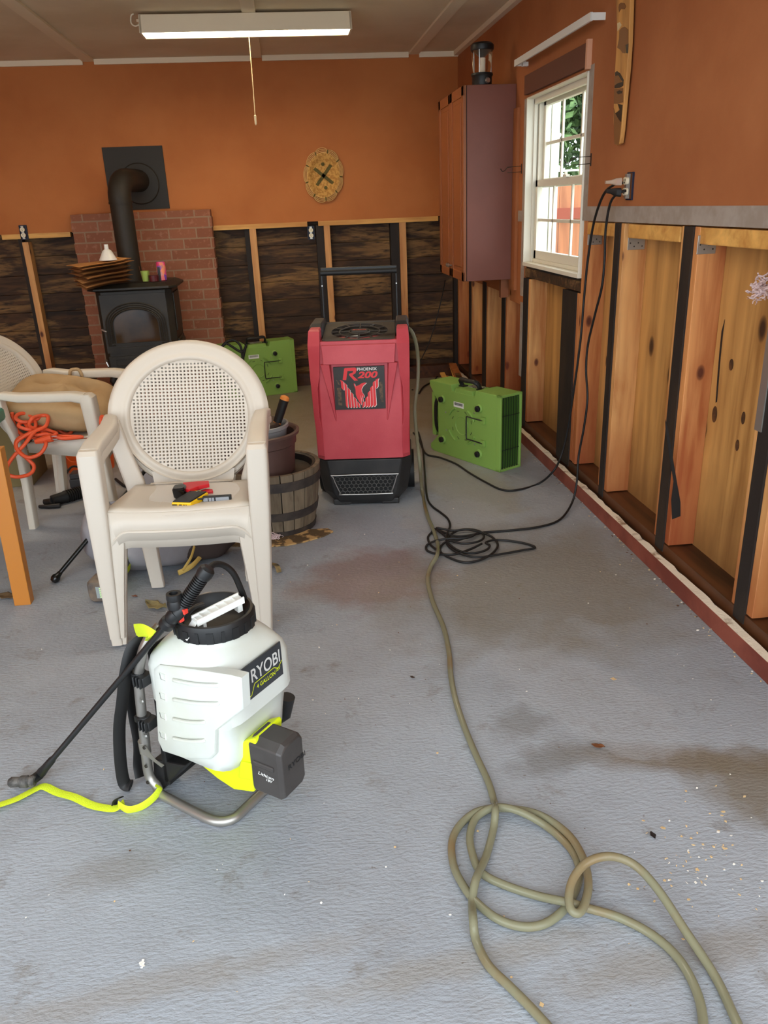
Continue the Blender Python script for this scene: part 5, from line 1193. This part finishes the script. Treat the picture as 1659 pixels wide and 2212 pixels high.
# hose, grip, valve, wand
hz = [lc_(528, 1292, .2), lc_(520, 1272, .18), lc_(505, 1240, .16), lc_(485, 1222, .14), lc_(463, 1219, .11), lc_(447, 1234, .08), lc_(438, 1246, .07)]
MB().tube(cr(hz, 7), .0075, 10).build('spray_hose', M['black_rub'], T, 60)
ga, gb = lc_(440, 1242, .07), lc_(392, 1312, .03); gd = (gb-ga).normalized(); gl_ = (gb-ga).length
pr_g = [(.0, 0), (.014, 0)]
for k in range(15): s0 = gl_*(.06+k*.9/15); pr_g += [(.0165, s0), (.0165, s0+gl_*.03), (.0125, s0+gl_*.035), (.0125, s0+gl_*.055)]
MB().lathe(pr_g+[(.014, gl_), (.0, gl_)], ga, gd, 20).build('grip', M['black'], T, 25)
MB().lathe([(.012, -.022), (.018, -.016), (.019, -.004), (.017, .006)], ga, gd, 18).build('grip_collar', M['black'], T)
vb = lc_(386, 1322, .02)
MB().tube([gb, vb+V((0, 0, .0)), lc_(372, 1336, .015)], .016, 14).build('valve_body', M['black'], T, 50)
kn = lc_(378, 1300, .02); kb = lc_(380, 1316, .02)
MB().lathe([(.011, -.02), (.012, .0), (.017, .004), (.018, .018), (.016, .024), (.018, .028), (.017, .040), (.010, .040), (.009, .032)], kb, (0, 0, 1), 20).build('coupler', M['black'], T)
tg = [lc_(392, 1342, .04), lc_(402, 1330, .05), lc_(420, 1312, .07), lc_(440, 1304, .09)]
MB().tube(cr(tg, 4), .006, 8, flat=(.009, .004)).build('trigger', M['black'], T, 60)
redp = pm('trigger_red', (224, 62, 48), .45)
for a, b in ((398, 1320), (390, 1337)): q_ = lc_(a, b, .025); MB().obox(q_, (.006, 0, 0), (0, .006, 0), (0, 0, .006)).build('trigger_lock', redp, T, None, bevel=.001)
wa = lc_(372, 1334, .012); wbw = az(90, 1668, .035)-Np; wb = V((wbw.dot(uu), wbw.dot(vv), .035))
wd_ = (wb-wa).normalized()
MB().lathe([(.013, -.02), (.016, -.012), (.017, .0), (.013, .01), (.018, .014), (.018, .03), (.012, .036)], wa, wd_, 18).build('wand_nut', M['black'], T)
wl = (wb-wa).length
MB().lathe([(.0075, 0), (.0075, wl-.07), (.010, wl-.065), (.011, wl-.02), (.013, wl)], wa, wd_, 14).build('wand', M['black'], T, 50)
w2 = lf(66, 1688, .026); w3 = lf(20, 1690, .024)
MB().tube([wb-wd_*.01, wb+wd_*.015, w2], [.012, .013, .013], 14).build('wand_elbow', M['black'], T, 50)
nd = (w3-w2).normalized(); nl = (w3-w2).length
MB().lathe([(.012, -.012), (.015, -.008), (.015, .0), (.012, .004), (.016, .008), (.016, nl*.45), (.013, nl*.5), (.0135, nl*.9), (.010, nl), (.0, nl)], w2, nd, 18).build('nozzle', pm('worn_nozzle', (58, 56, 54), .6, c2=(96, 92, 88), ns=60), T)
# black lance hose from valve to strap
MB().tube(cr([lc_(368, 1338, .02), lc_(345, 1360, .03), lc_(320, 1382, .05)], 5), .008, 8).build('pump_hose', M['black_rub'], T, 60)
# lime webbing on the floor
wb_ = [lf(-60, 1765, .012), lf(-10, 1742, .012), lf(35, 1726, .01), lf(78, 1704, .008), lf(96, 1699, .01), lf(125, 1712, .006), lf(160, 1722, .008), lf(195, 1738, .006), lf(225, 1745, .008), lf(250, 1746, .008), lf(268, 1732, .02)]
band('webbing', wb_, .011, .0012, limew, 6)
wc_ = [lf(256, 1738, .02), lf(272, 1748, .016), lf(288, 1748, .012), lf(310, 1740, .016), lf(333, 1722, .024), lf(346, 1702, .034), lf(336, 1694, .045)]
band('webbing', wc_, .002, .013, limew, 6)
MB().tube(cr([lf(247, 1740, .004), lf(250, 1728, .02), lf(262, 1722, .03)], 4), 1, 8, flat=(.010, .002)).build('buckle', M['black'], T, 60)
T.location = Np; T.rotation_euler = (0, 0, math.atan2(uu.y, uu.x))

# ================================================================ THINGS ON THE STACKED CHAIRS
SZ = .472
def sp_(px, py, dz=0): return az(px, py, SZ+dz)
yl_ = pm('yellow_case', (240, 190, 20), .35)
a0, a1, a2 = sp_(371, 1099), sp_(414, 1100), sp_(452, 1076); X_ = (a1-a0); Y_ = V((a2.x-a1.x, a2.y-a1.y, 0)); o_ = V((a0.x, a0.y, SZ+.001))
t = thing('power_bank', 'yellow and black jump starter pack on the seat of the upper chair', 'power bank', o_)
X_.z = 0; th_ = .026
def blk_(oo, X, Y, z0, z1, nm, mat, par, bv=None): return MB().add([oo+X*a+Y*b+V((0, 0, z)) for z in (z0, z1) for a, b in ((0, 0), (1, 0), (1, 1), (0, 1))], [(0, 3, 2, 1), (4, 5, 6, 7), (0, 1, 5, 4), (1, 2, 6, 5), (2, 3, 7, 6), (3, 0, 4, 7)]).build(nm, mat, par, None, bevel=bv)
blk_(o_, X_, Y_, 0, th_-.004, 'case', yl_, t, .005)
blk_(o_+X_*.06+Y_*.03, X_*.88, Y_*.94, th_-.006, th_, 'top_face', M['black'], t, .002)
nx_ = -Y_.normalized()*.001
for a, b, m_ in ((.06, .3, M['black']), (.40, .54, M['black']), (.62, .68, M['black']), (.74, .78, M['black'])):
    q_ = o_+X_*a; p_ = MB().add([q_+nx_+V((0, 0, .007)), o_+X_*b+nx_+V((0, 0, .007)), o_+X_*b+nx_+V((0, 0, .015)), q_+nx_+V((0, 0, .015))], [(0, 1, 2, 3)]).build('port', m_, t, None, solid=.0006)
def cl(L, z): return [sp_(a, b, z) for a, b in L]
redc = pm('clamp_red', (196, 30, 40), .4)
t = thing('jumper_clamp', 'red jumper cable clamp with yellow tag behind the yellow pack', 'clamp', sp_(425, 1058))
MB().prism(cl([(396, 1050), (430, 1047), (452, 1046), (453, 1053), (430, 1058), (410, 1066), (400, 1064)], .018), (0, 0, .014)).build('upper_jaw', redc, t, None, bevel=.002)
MB().prism(cl([(402, 1070), (432, 1062), (460, 1063), (461, 1067), (430, 1070), (412, 1074)], .0), (0, 0, .012)).build('lower_jaw', redc, t, None, bevel=.002)
MB().prism(cl([(412, 1070), (421, 1061), (434, 1061), (428, 1071), (420, 1073)], .018), (0, 0, .002)).build('tag', pm('tag_yellow', (244, 218, 50), .5), t, None)
MB().tube(cl([(424, 1062), (444, 1055)], .034), .0015, 6).build('spring', M['silver'], t)
t = thing('clamp_connector', 'glossy black blocky plug end beside the red clamp', 'plug', sp_(388, 1072))
pp = sp_(390, 1075); MB().loft([sq(pp+V((0, 0, z)), (1, .1, 0), (0, 1, 0), w_, d_, 16, .5) for z, w_, d_ in ((.002, .03, .04), (.01, .042, .05), (.036, .046, .055), (.042, .036, .045))]).build('body', pm('gloss_black', (18, 18, 20), .15), t, 40)
cable('lead', cl([(402, 1064), (412, 1072), (425, 1078), (440, 1077)], .02), .003, M['black_rub'], parent=t)
t = thing('connector_lever', 'black and grey striped jump clamp module lying across the yellow pack', 'connector', sp_(468, 1076))
L0_, L1_ = sp_(438, 1078, .012), sp_(500, 1074, .012); d2 = (L1_-L0_); n2 = V((-d2.y, d2.x, 0)).normalized()
MB().obox((L0_+L1_)/2, d2/2, n2*.010, (0, 0, .0085)).build('body', M['black'], t, None, bevel=.002)
gp = pm('lever_grey', (150, 154, 160), .4)
for a, b in ((.03, .19), (.22, .31), (.33, .41), (.46, .92)): MB().obox(L0_+d2*((a+b)/2)-n2*.0105, d2*((b-a)/2), n2*.0008, (0, 0, .006)).build('grey_inlay', gp, t, None)
wrap = pm('clear_wrap', (255, 255, 255), .06, trans=.0, alpha=.22, spec=.9)
mb = MB(); W0 = [(345, 1046), (380, 1040), (440, 1042), (490, 1050), (504, 1075), (495, 1095), (440, 1110), (390, 1112), (350, 1100)]
pts = []; r = random.Random(9)
g_ = 14
for j in range(g_):
    for i in range(g_):
        u, v_ = i/(g_-1), j/(g_-1); a = V((330+180*u+8*math.sin(9*v_), 1042+70*v_+4*math.sin(7*u), 0)); p_ = sp_(a.x, a.y, .0025); p_.z += r.uniform(0, .003); pts.append(p_)
mb.add(pts, [(j*g_+i, j*g_+i+1, (j+1)*g_+i+1, (j+1)*g_+i) for j in range(g_-1) for i in range(g_-1)])
tag(mb.build('plastic_wrap', wrap, None, 60), 'crumpled clear plastic sheet under the tools on the upper chair seat', 'plastic sheet')

# ================================================================ LEFT CHAIR: cushion, orange cord, bucket, table
cc = ay(140, 868, 3.92)
cush = pm('beige_canvas', (176, 146, 106), .85, c2=(164, 132, 92), ns=6, bs=14, bstr=.35)
mb = MB(); n1, n2_ = 40, 26; Q = []
Rm = Matrix.Rotation(.20, 3, 'Y') @ Matrix.Rotation(.22, 3, 'X')
spt = lambda x, e: math.copysign(abs(x)**e, x)
for j in range(n2_+1):
    ph_ = -math.pi/2+math.pi*j/n2_; row = []
    for i in range(n1):
        th = 2*math.pi*i/n1; cx__ = spt(math.cos(ph_), .7); x = .245*cx__*spt(math.cos(th), .6); y = .22*cx__*spt(math.sin(th), .6); z = .085*spt(math.sin(ph_), .9)
        for bx__, by__ in ((-.09, -.08), (.09, -.08), (-.09, .08), (.09, .08)): z *= 1-.75*math.exp(-((x-bx__)**2+(y-by__)**2)/.003)
        z *= 1+.18*math.sin(11*x+2)*math.cos(9*y)
        row.append(cc+Rm@V((x, y, z)))
    Q.append(row)
mb.loft(Q); t = thing('seat_cushion', 'beige tufted chair cushion wedged on the left resin armchair', 'cushion', cc)
mb.build('pad', cush, t, 80)
tp = ay(163, 806, 4.12); MB().tube(cr([tp+V((-.03, 0, -.02)), tp+V((-.02, -.01, .015)), tp+V((0, 0, .02)), tp+V((.02, 0, .014)), tp+V((.03, 0, -.02))], 5), .008, 8).build('tie', cush, t, 60)
orc = pm('orange_cord', (222, 84, 44), .45)
def ol(L): return [ay(a, b, y) for a, b, y in L]
Z4 = 1659/330.0
o4 = lambda x, y, Y=3.62: (x/Z4, 880+y/Z4, Y)
oc = [o4(130, 60, 3.7), o4(160, 200, 3.72), o4(230, 290, 3.7), o4(330, 330, 3.66), o4(420, 300, 3.68), o4(500, 200, 3.72), o4(530, 120, 3.75), o4(470, 80, 3.72), o4(380, 140, 3.7), o4(250, 160, 3.68), o4(170, 120, 3.68), o4(200, 75, 3.7), o4(290, 70, 3.72), o4(370, 130, 3.7), o4(385, 210, 3.68), o4(300, 240, 3.66), o4(200, 200, 3.66), o4(260, 160, 3.7), o4(330, 260, 3.66), o4(400, 300, 3.64), o4(500, 290, 3.64), o4(600, 320, 3.64), o4(700, 340, 3.64), o4(890, 320, 3.62), o4(700, 315, 3.66), o4(560, 300, 3.68), o4(430, 250, 3.68), o4(320, 200, 3.66), o4(350, 120, 3.66), o4(440, 90, 3.7), o4(520, 100, 3.7), o4(500, 200, 3.66), o4(400, 250, 3.63), o4(270, 310, 3.6), o4(180, 380, 3.58), o4(190, 460, 3.56), o4(300, 560, 3.55), o4(370, 640, 3.55), o4(330, 720, 3.55), o4(200, 755, 3.56), o4(90, 730, 3.56), o4(75, 650, 3.56), o4(150, 530, 3.56), o4(270, 400, 3.58), o4(370, 270, 3.62), o4(450, 230, 3.66), o4(560, 260, 3.68), o4(610, 290, 3.66), o4(480, 350, 3.62), o4(500, 400, 3.57), o4(440, 500, 3.55), o4(320, 545, 3.54), o4(220, 500, 3.55), o4(170, 420, 3.57), o4(200, 340, 3.6), o4(320, 280, 3.66), o4(550, 150, 3.78), o4(620, 230, 3.8), o4(720, 290, 3.8), o4(780, 260, 3.8), o4(775, 190, 3.8)]
orng = cable('extension_cord', ol(oc), .0085, orc, 'orange extension cord tangled on the left chair seat and hanging over its edge', 'cord', n=5)
cable('extension_cord', ol([o4(1060, 300, 3.55), o4(1110, 230, 3.55), o4(1135, 130, 3.55), o4(1105, 100, 3.56), o4(1095, 160, 3.56), o4(1110, 240, 3.56), o4(1080, 300, 3.58), o4(1000, 330, 3.6)]), .0085, orc, 'small orange cord loop at the front edge of the left chair seat', 'cord', n=5)
pg = ol([o4(480, 355, 3.6)])[0]
t = thing('cord_plug', 'orange plug end of the extension cord on the left chair seat edge', 'plug', pg)
MB().tube([pg+V((-.04, 0, -.005)), pg+V((-.01, 0, 0)), pg+V((.035, .0, .008))], [.011, .016, .019], 8).build('plug_body', orc, t)
for dz_ in (-.007, .007): MB().obox(pg+V((.046, 0, .008+dz_)), (.012, 0, 0), (0, .003, 0), (0, 0, .001)).build('prong', M['silver'], t, None)
bk_ = az(185, 1030); t = thing('orange_bucket', 'orange plastic bucket on the floor behind the left armchair', 'bucket', (bk_.x, bk_.y+.16, 0))
MB().lathe([(.13, 0), (.155, .33), (.165, .335), (.165, .36), (.158, .36), (.15, .33), (.125, .01), (.01, .01)], (bk_.x, bk_.y+.16, 0), seg=40).build('bucket', pm('bucket_orange', (216, 84, 26), .45), t)
MB().tube(cr([ay(135, 972, bk_.y-.0), ay(150, 995, bk_.y-.02), ay(172, 997, bk_.y-.02), ay(186, 985, bk_.y-.01)], 5), .004, 6).build('bail_handle', pm('bail_orange', (226, 96, 40), .5), t, 60)
# corrugated hose tool + small box on the floor
va, vb2 = az(125, 1078, .03), az(195, 1058, .03); ax2 = (vb2-va).normalized(); l2 = (vb2-va).length+.08
pr2 = [(.0, -.03), (.028, -.03), (.03, .03)]
for k in range(14): s0 = .04+k*.012; pr2 += [(.034, s0), (.034, s0+.006), (.028, s0+.007), (.028, s0+.011)]
t = thing('vacuum_hose', 'black corrugated hose lying on the floor under the left chair', 'hose', va)
MB().lathe(pr2+[(.028, .22)], va, ax2, 18).build('hose', M['black_rub'], t, 25)
vc_ = az(95, 1084, .016); MB().tube([va-ax2*.02, (va+vc_)/2+V((0, 0, -.006)), vc_], [.022, .018, .014], 10).build('crevice_nozzle', M['black'], t, 50)
p = az(105, 1094, .012); q_ = az(130, 1092, .012); t = thing('flashlight', 'short black tube lying beside the corrugated hose end', 'flashlight', p)
MB().tube([az(85, 1094, .01), p, q_], [.009, .011, .013], 12).build('tube', M['black'], t, 50)
p = az(172, 1054, 0); t = thing('charger_box', 'small dark grey charger box with cable on the floor under the left chair', 'charger', p)
MB().box(p.x-.05, p.x+.10, p.y, p.y+.09, 0.001, .05).box(p.x-.045, p.x+.09, p.y+.005, p.y+.085, .05, .08).build('box', pm('charger_grey', (66, 66, 68), .5), t, None, bevel=.006)
cable('charger_cable', [V((p.x+.04, p.y+.04, .09)), V((p.x-.02, p.y+.02, .12)), V((p.x-.06, p.y-.01, .08)), V((p.x-.08, p.y-.06, .03)), V((p.x-.09, p.y-.12, .008))], .006, M['black_rub'], parent=t)
for k, (L, lab) in enumerate((([(250, 1035), (262, 1045), (270, 1050), (290, 1052)], 'black cable on the floor behind the gap of the stacked chairs'),)):
    cable('floor_cable', [az(a, b, .008) for a, b in L], .008, M['black_rub'], lab, 'cord')
# table corner at the left edge
yw = pm('varnished_yellow_wood', (204, 136, 50), .4, c2=(186, 116, 38), ns=6, st=(1, 1, .1), coat=.2)
f0 = az(53, 1302); topL = ay(-14, 968, f0.y+.02)
print('table leg', f0, topL)
t = thing('work_table', 'wooden leg and teal top corner of a table cut by the left edge', 'table', f0)
mb = MB(); hx_ = .028
secs = [[V((f0.x+a*.031, f0.y+b*.022, .0)) for a, b in ((-1, -1), (1, -1), (1, 1), (-1, 1))], [V((topL.x+a*.031, topL.y+b*.025, topL.z)) for a, b in ((-1, -1), (1, -1), (1, 1), (-1, 1))]]
mb.loft(secs); mb.build('leg', yw, t, None, bevel=.002)
tl_ = ay(-2, 890, f0.y+.35)
te = pm('teal_table_cloth', (70, 140, 120), .4)
e0 = ay(20, 885, f0.y+.8)
MB().box(e0.x-.6, e0.x-.0, f0.y-.05, f0.y+.8, e0.z-.03, e0.z+.03).build('tabletop', te, t, None, bevel=.012)
pbx = ay(12, 925, 4.4); t = thing('storage_box', 'dull olive box seen behind the left chair at the frame edge', 'box', pbx)
MB().box(pbx.x-.4, pbx.x+.08, 4.4, 4.7, 0, ay(12, 900, 4.4).z).build('box', pm('olive_card', (122, 108, 70), .8), t, None, bevel=.004)

# ================================================================ UNDER / BEHIND THE STACKED CHAIRS
grey = pm('grey_ripstop', (152, 148, 152), .7, c2=(138, 134, 138), ns=5, bs=8, bstr=.5); dkb = pm('dark_brown_cloth', (62, 50, 46), .8); yc_ = pm('yellow_piping', (214, 180, 96), .7)
t = thing('camp_chair', 'grey fabric folded camp chair with black pole lying behind the stacked chairs', 'camp chair', az(300, 1220))
def blob_(nm, c, r_, mat, rot=0, e=.8, sq_=0):
    mb = MB(); Q = []; c = V(c); Rz = Matrix.Rotation(rot, 3, 'Z')
    for j in range(17):
        ph_ = -math.pi/2+math.pi*j/16; row = []
        for i in range(28):
            th = 2*math.pi*i/28; v_ = V((r_[0]*math.cos(ph_)*spt(math.cos(th), e), r_[1]*math.cos(ph_)*spt(math.sin(th), e), r_[2]*spt(math.sin(ph_), e)))
            v_ *= 1+.05*math.sin(3*th+5*ph_+c.x*7); row.append(c+Rz@v_)
        Q.append(row)
    mb.loft(Q); return mb.build(nm, mat, t, 70)
p1 = az(235, 1225); blob_('fabric_roll', (p1.x+.03, p1.y+.08, .13), (.14, .12, .13), grey, .3)
p2 = az(330, 1250); blob_('fabric_roll', (p2.x+.0, p2.y+.13, .12), (.20, .12, .12), grey, .1)
p3 = az(425, 1215); blob_('dark_panel', (p3.x+.03, p3.y+.04, .10), (.15, .09, .10), dkb, .35)
MB().tube(cr([az(385, 1238, .02), az(415, 1222, .03), az(440, 1195, .05), az(462, 1178, .07)], 5), 1, 8, flat=(.004, .012)).build('piping', yc_, t, 60)
MB().tube(cr([az(395, 1232, .06), az(412, 1205, .09), az(420, 1180, .12)], 5), 1, 8, flat=(.003, .008)).build('piping', yc_, t, 60)
pa_ = [ay(262, 1085, 3.42), ay(310, 985, 3.62), ay(350, 985, 3.6), ay(352, 1100, 3.42), ay(300, 1120, 3.4)]
MB().prism(pa_, (.0, .05, .0)).build('back_fabric', grey, t, None, bevel=.015)
s0, s1 = az(120, 1249, .02), ay(322, 1006, 3.36)
MB().tube([s0, s1+(s1-s0)*.02], .009, 12).build('pole', pm('gloss_pole', (20, 20, 21), .2), t, 60)
MB().lathe([(.0, -.02), (.012, -.017), (.018, -.006), (.018, .006), (.012, .016), (.010, .03)], s0, s1-s0, 18).build('pole_tip', pm('gloss_tip', (18, 18, 18), .15), t)
MB().tube(cr([ay(322, 1070, 3.3), ay(330, 1052, 3.32), ay(342, 1042, 3.34), ay(352, 1040, 3.34)], 5), 1, 8, flat=(.003, .009)).build('lime_trim', limew, t, 60)
# battery tool
p = az(215, 1304); q_ = az(290, 1222)
t = thing('power_tool', 'lime and grey cordless tool with worn battery under the stacked chairs', 'power tool', p)
d3 = V((q_.x-p.x, q_.y-p.y, 0)).normalized(); n3 = V((-d3.y, d3.x, 0))
tanb = pm('worn_battery', (120, 104, 88), .5, c2=(88, 80, 74), ns=20)
MB().loft([sq(V((p.x, p.y, 0))+d3*a+V((0, 0, .05)), n3, (0, 0, 1), w_, h_, 16, .5) for a, w_, h_ in ((.0, .07, .08), (.01, .085, .096), (.07, .085, .098), (.09, .075, .09))]).build('battery', tanb, t, 40)
MB().obox(V((p.x, p.y, .048))-d3*.001+n3*-.012, n3*.016, (0, 0, .024), d3*.001).build('gauge_panel', pm('gauge_grey', (150, 158, 158), .4), t, None)
gd_ = pm('gauge_led', (190, 210, 150), .4, emis=((170, 220, 120), .6))
for k in range(5): MB().obox(V((p.x, p.y, .03+.009*k))-d3*.0026-n3*.014, n3*.004, (0, 0, .002), d3*.0004).build('gauge_light', gd_, t, None)
MB().loft([sq(V((p.x, p.y, 0))+d3*a+V((0, 0, z)), n3, (0, 0, 1), w_, h_, 16, .6) for a, z, w_, h_ in ((.09, .05, .06, .08), (.15, .065, .085, .10), (.22, .085, .09, .12), (.27, .10, .05, .07))]).build('housing', lime, t, 40)
MB().loft([sq(V((p.x, p.y, 0))+d3*a+V((0, 0, z))-n3*.0+V((.0, 0, 0)), n3, (0, 0, 1), w_, h_, 12, .6) for a, z, w_, h_ in ((.14, .064, .088, .05), (.24, .09, .092, .06))]).build('grip_overmould', pm('tool_grey', (86, 86, 88), .6), t, 40)
MB().loft([sq(V((p.x, p.y, 0))+d3*a+V((0, 0, z)), n3, (0, 0, 1), w_, h_, 16, .7) for a, z, w_, h_ in ((.26, .10, .05, .06), (.31, .14, .07, .07), (.39, .17, .075, .075), (.43, .18, .05, .05))]).build('motor_head', pm('tool_brown', (112, 92, 66), .6, c2=(70, 60, 46), ns=24), t, 40)

# ================================================================ DEBRIS
def leaf_(lab, px, py, s, col, rot=0, z=.004, cat='leaf', curl=.3):
    p = az(px, py, 0); r = random.Random(int(px)); mb = MB(); n = 9; vs_ = []
    for j in range(n):
        v_ = j/(n-1)*2-1; wv = (1-abs(v_)**1.8)*.5+.02
        for i in range(n):
            u = (i/(n-1)*2-1); x = u*wv*s*(1+.2*math.sin(7*v_+px)); y = v_*s
            zz = z+s*curl*(abs(u)*.5*(.5+.5*math.sin(3*v_+px))+.15*math.sin(8*v_)*u+.15)
            vs_.append((p.x+x*math.cos(rot)-y*math.sin(rot), p.y+x*math.sin(rot)+y*math.cos(rot), max(.002, zz)))
    mb.add(vs_, [(j*n+i, j*n+i+1, (j+1)*n+i+1, (j+1)*n+i) for j in range(n-1) for i in range(n-1)])
    o = mb.build('dry_leaf', pm('leaf_%d' % px, col, .8, c2=tuple(int(c_*.8) for c_ in col), ns=30), None, 60, solid=.0008); tag(o, lab, cat); return o
leaf_('large crumpled olive tan leaf behind the sprayer lid', 338, 1312, .052, (164, 148, 100), 1.0, curl=.5)
leaf_('brown curled leaf by the table leg foot', 18, 1290, .05, (120, 96, 66), 1.4)
leaf_('tiny reddish leaf between the chair legs', 291, 1290, .014, (130, 84, 64), 1.2)
leaf_('brown leaf scrap on the bare patch in the middle right floor', 1292, 1614, .018, (120, 70, 36), 1.1)
leaf_('dark twig speck on the right foreground floor', 1410, 1807, .012, (34, 24, 22), 0)
leaf_('small dark bean-like scrap on the open mid floor', 891, 1465, .009, (60, 44, 36), .8)
cs = [az(560, 1214, .004), az(585, 1217, .012), az(598, 1222, .02), az(603, 1236, .006)]
o = MB().tube(cr(cs, 5), 1, 6, flat=(.010, .0012)).build('curled_strip', pm('strip_tan', (150, 128, 84), .7, c2=(60, 54, 44), ns=30), None, 60); tag(o, 'curled tan strip on the floor right of the stacked chairs', 'scrap')
# broken wood scraps in the back right corner
scr = [((945, 800), (1010, 830), .03, 'long pale splinter board pointing left in the scrap heap'), ((965, 778), (1000, 822), .025, 'reddish broken lath leaning in the scrap heap'), ((990, 780), (1035, 826), .03, 'tan split board on the right of the scrap heap'), ((955, 812), (965, 822), .02, 'short pale wood chunk at the left tip of the scrap heap'), ((1005, 790), (1045, 822), .02, 'dark narrow lath at the back of the scrap heap')]
for k, (a, b, w_, lab) in enumerate(scr):
    A_, B_ = az(a[0], a[1], .02+.015*k), az(b[0], b[1], .02+.01*k)
    A_.y = min(A_.y, 6.5); B_.y = min(B_.y, 6.3); A_.x = min(A_.x, XW-.08); B_.x = min(B_.x, XW-.08)
    A_.z = .03+.02*k+(.06 if k in (1, 2) else 0); B_.z = .015+.008*k
    d__ = (B_-A_).normalized(); s__ = d__.cross(V((0, 0, 1))).normalized()
    o = MB().obox((A_+B_)/2, (B_-A_)/2, s__*w_, s__.cross(d__)*.006).build('wood_scrap', [M['stud2'], M['cream_wood'], M['stud'], M['cream_wood'], M['siding2']][k], None, None, bevel=.002)
    tag(o, lab, 'wood scrap', 'broken wood scraps in the back corner')
# paint flakes, chips and splinters scattered over the floor
mb = MB(); r = random.Random(21); MI = []
def chip(p, s, mi):
    a = r.uniform(0, 6.28); n = r.choice((4, 5)); e = r.uniform(.35, 1)
    pts = [(p.x+s*math.cos(a)*math.cos(6.28*k/n)*1-s*e*math.sin(a)*math.sin(6.28*k/n), p.y+s*math.sin(a)*math.cos(6.28*k/n)+s*e*math.cos(a)*math.sin(6.28*k/n), .0012+r.uniform(0, .002)) for k in range(n)]
    mb.prism(pts, (0, 0, .0008), mi)
for _ in range(170): chip(V((r.uniform(-1.2, 1.25), r.uniform(1.0, 4.2), 0)), r.uniform(.0012, .0038), r.choice((0, 0, 1, 1, 2)))
for _ in range(90): chip(az(r.gauss(1500, 70), r.gauss(1850, 70)), r.uniform(.001, .0045), r.choice((0, 1, 1)))
for _ in range(160): y = r.uniform(1.2, 5.5); chip(V((XW-.05-abs(r.gauss(0, .02)), y, 0)), r.uniform(.002, .006), r.choice((0, 1, 1, 2)))
for a, b, s_ in ((1170, 2172, .006), (1562, 1755, .006), (1608, 1722, .006), (1432, 1790, .007), (1325, 1468, .010), (945, 1628, .004), (1032, 1797, .004), (1505, 1880, .006), (1515, 1907, .006)): chip(az(a, b), s_, 1)
for _ in range(14): chip(az(307+r.gauss(0, 5), 2085+r.gauss(0, 5)), .003, 0)
o = mb.build('floor_debris', [pm('chip_white', (236, 232, 222), .8), pm('chip_wood', (216, 186, 138), .8), pm('chip_dark', (96, 66, 46), .8)], None, None)
tag(o, 'scattered paint flakes and wood splinters over the grey concrete floor', 'debris', kind='stuff')
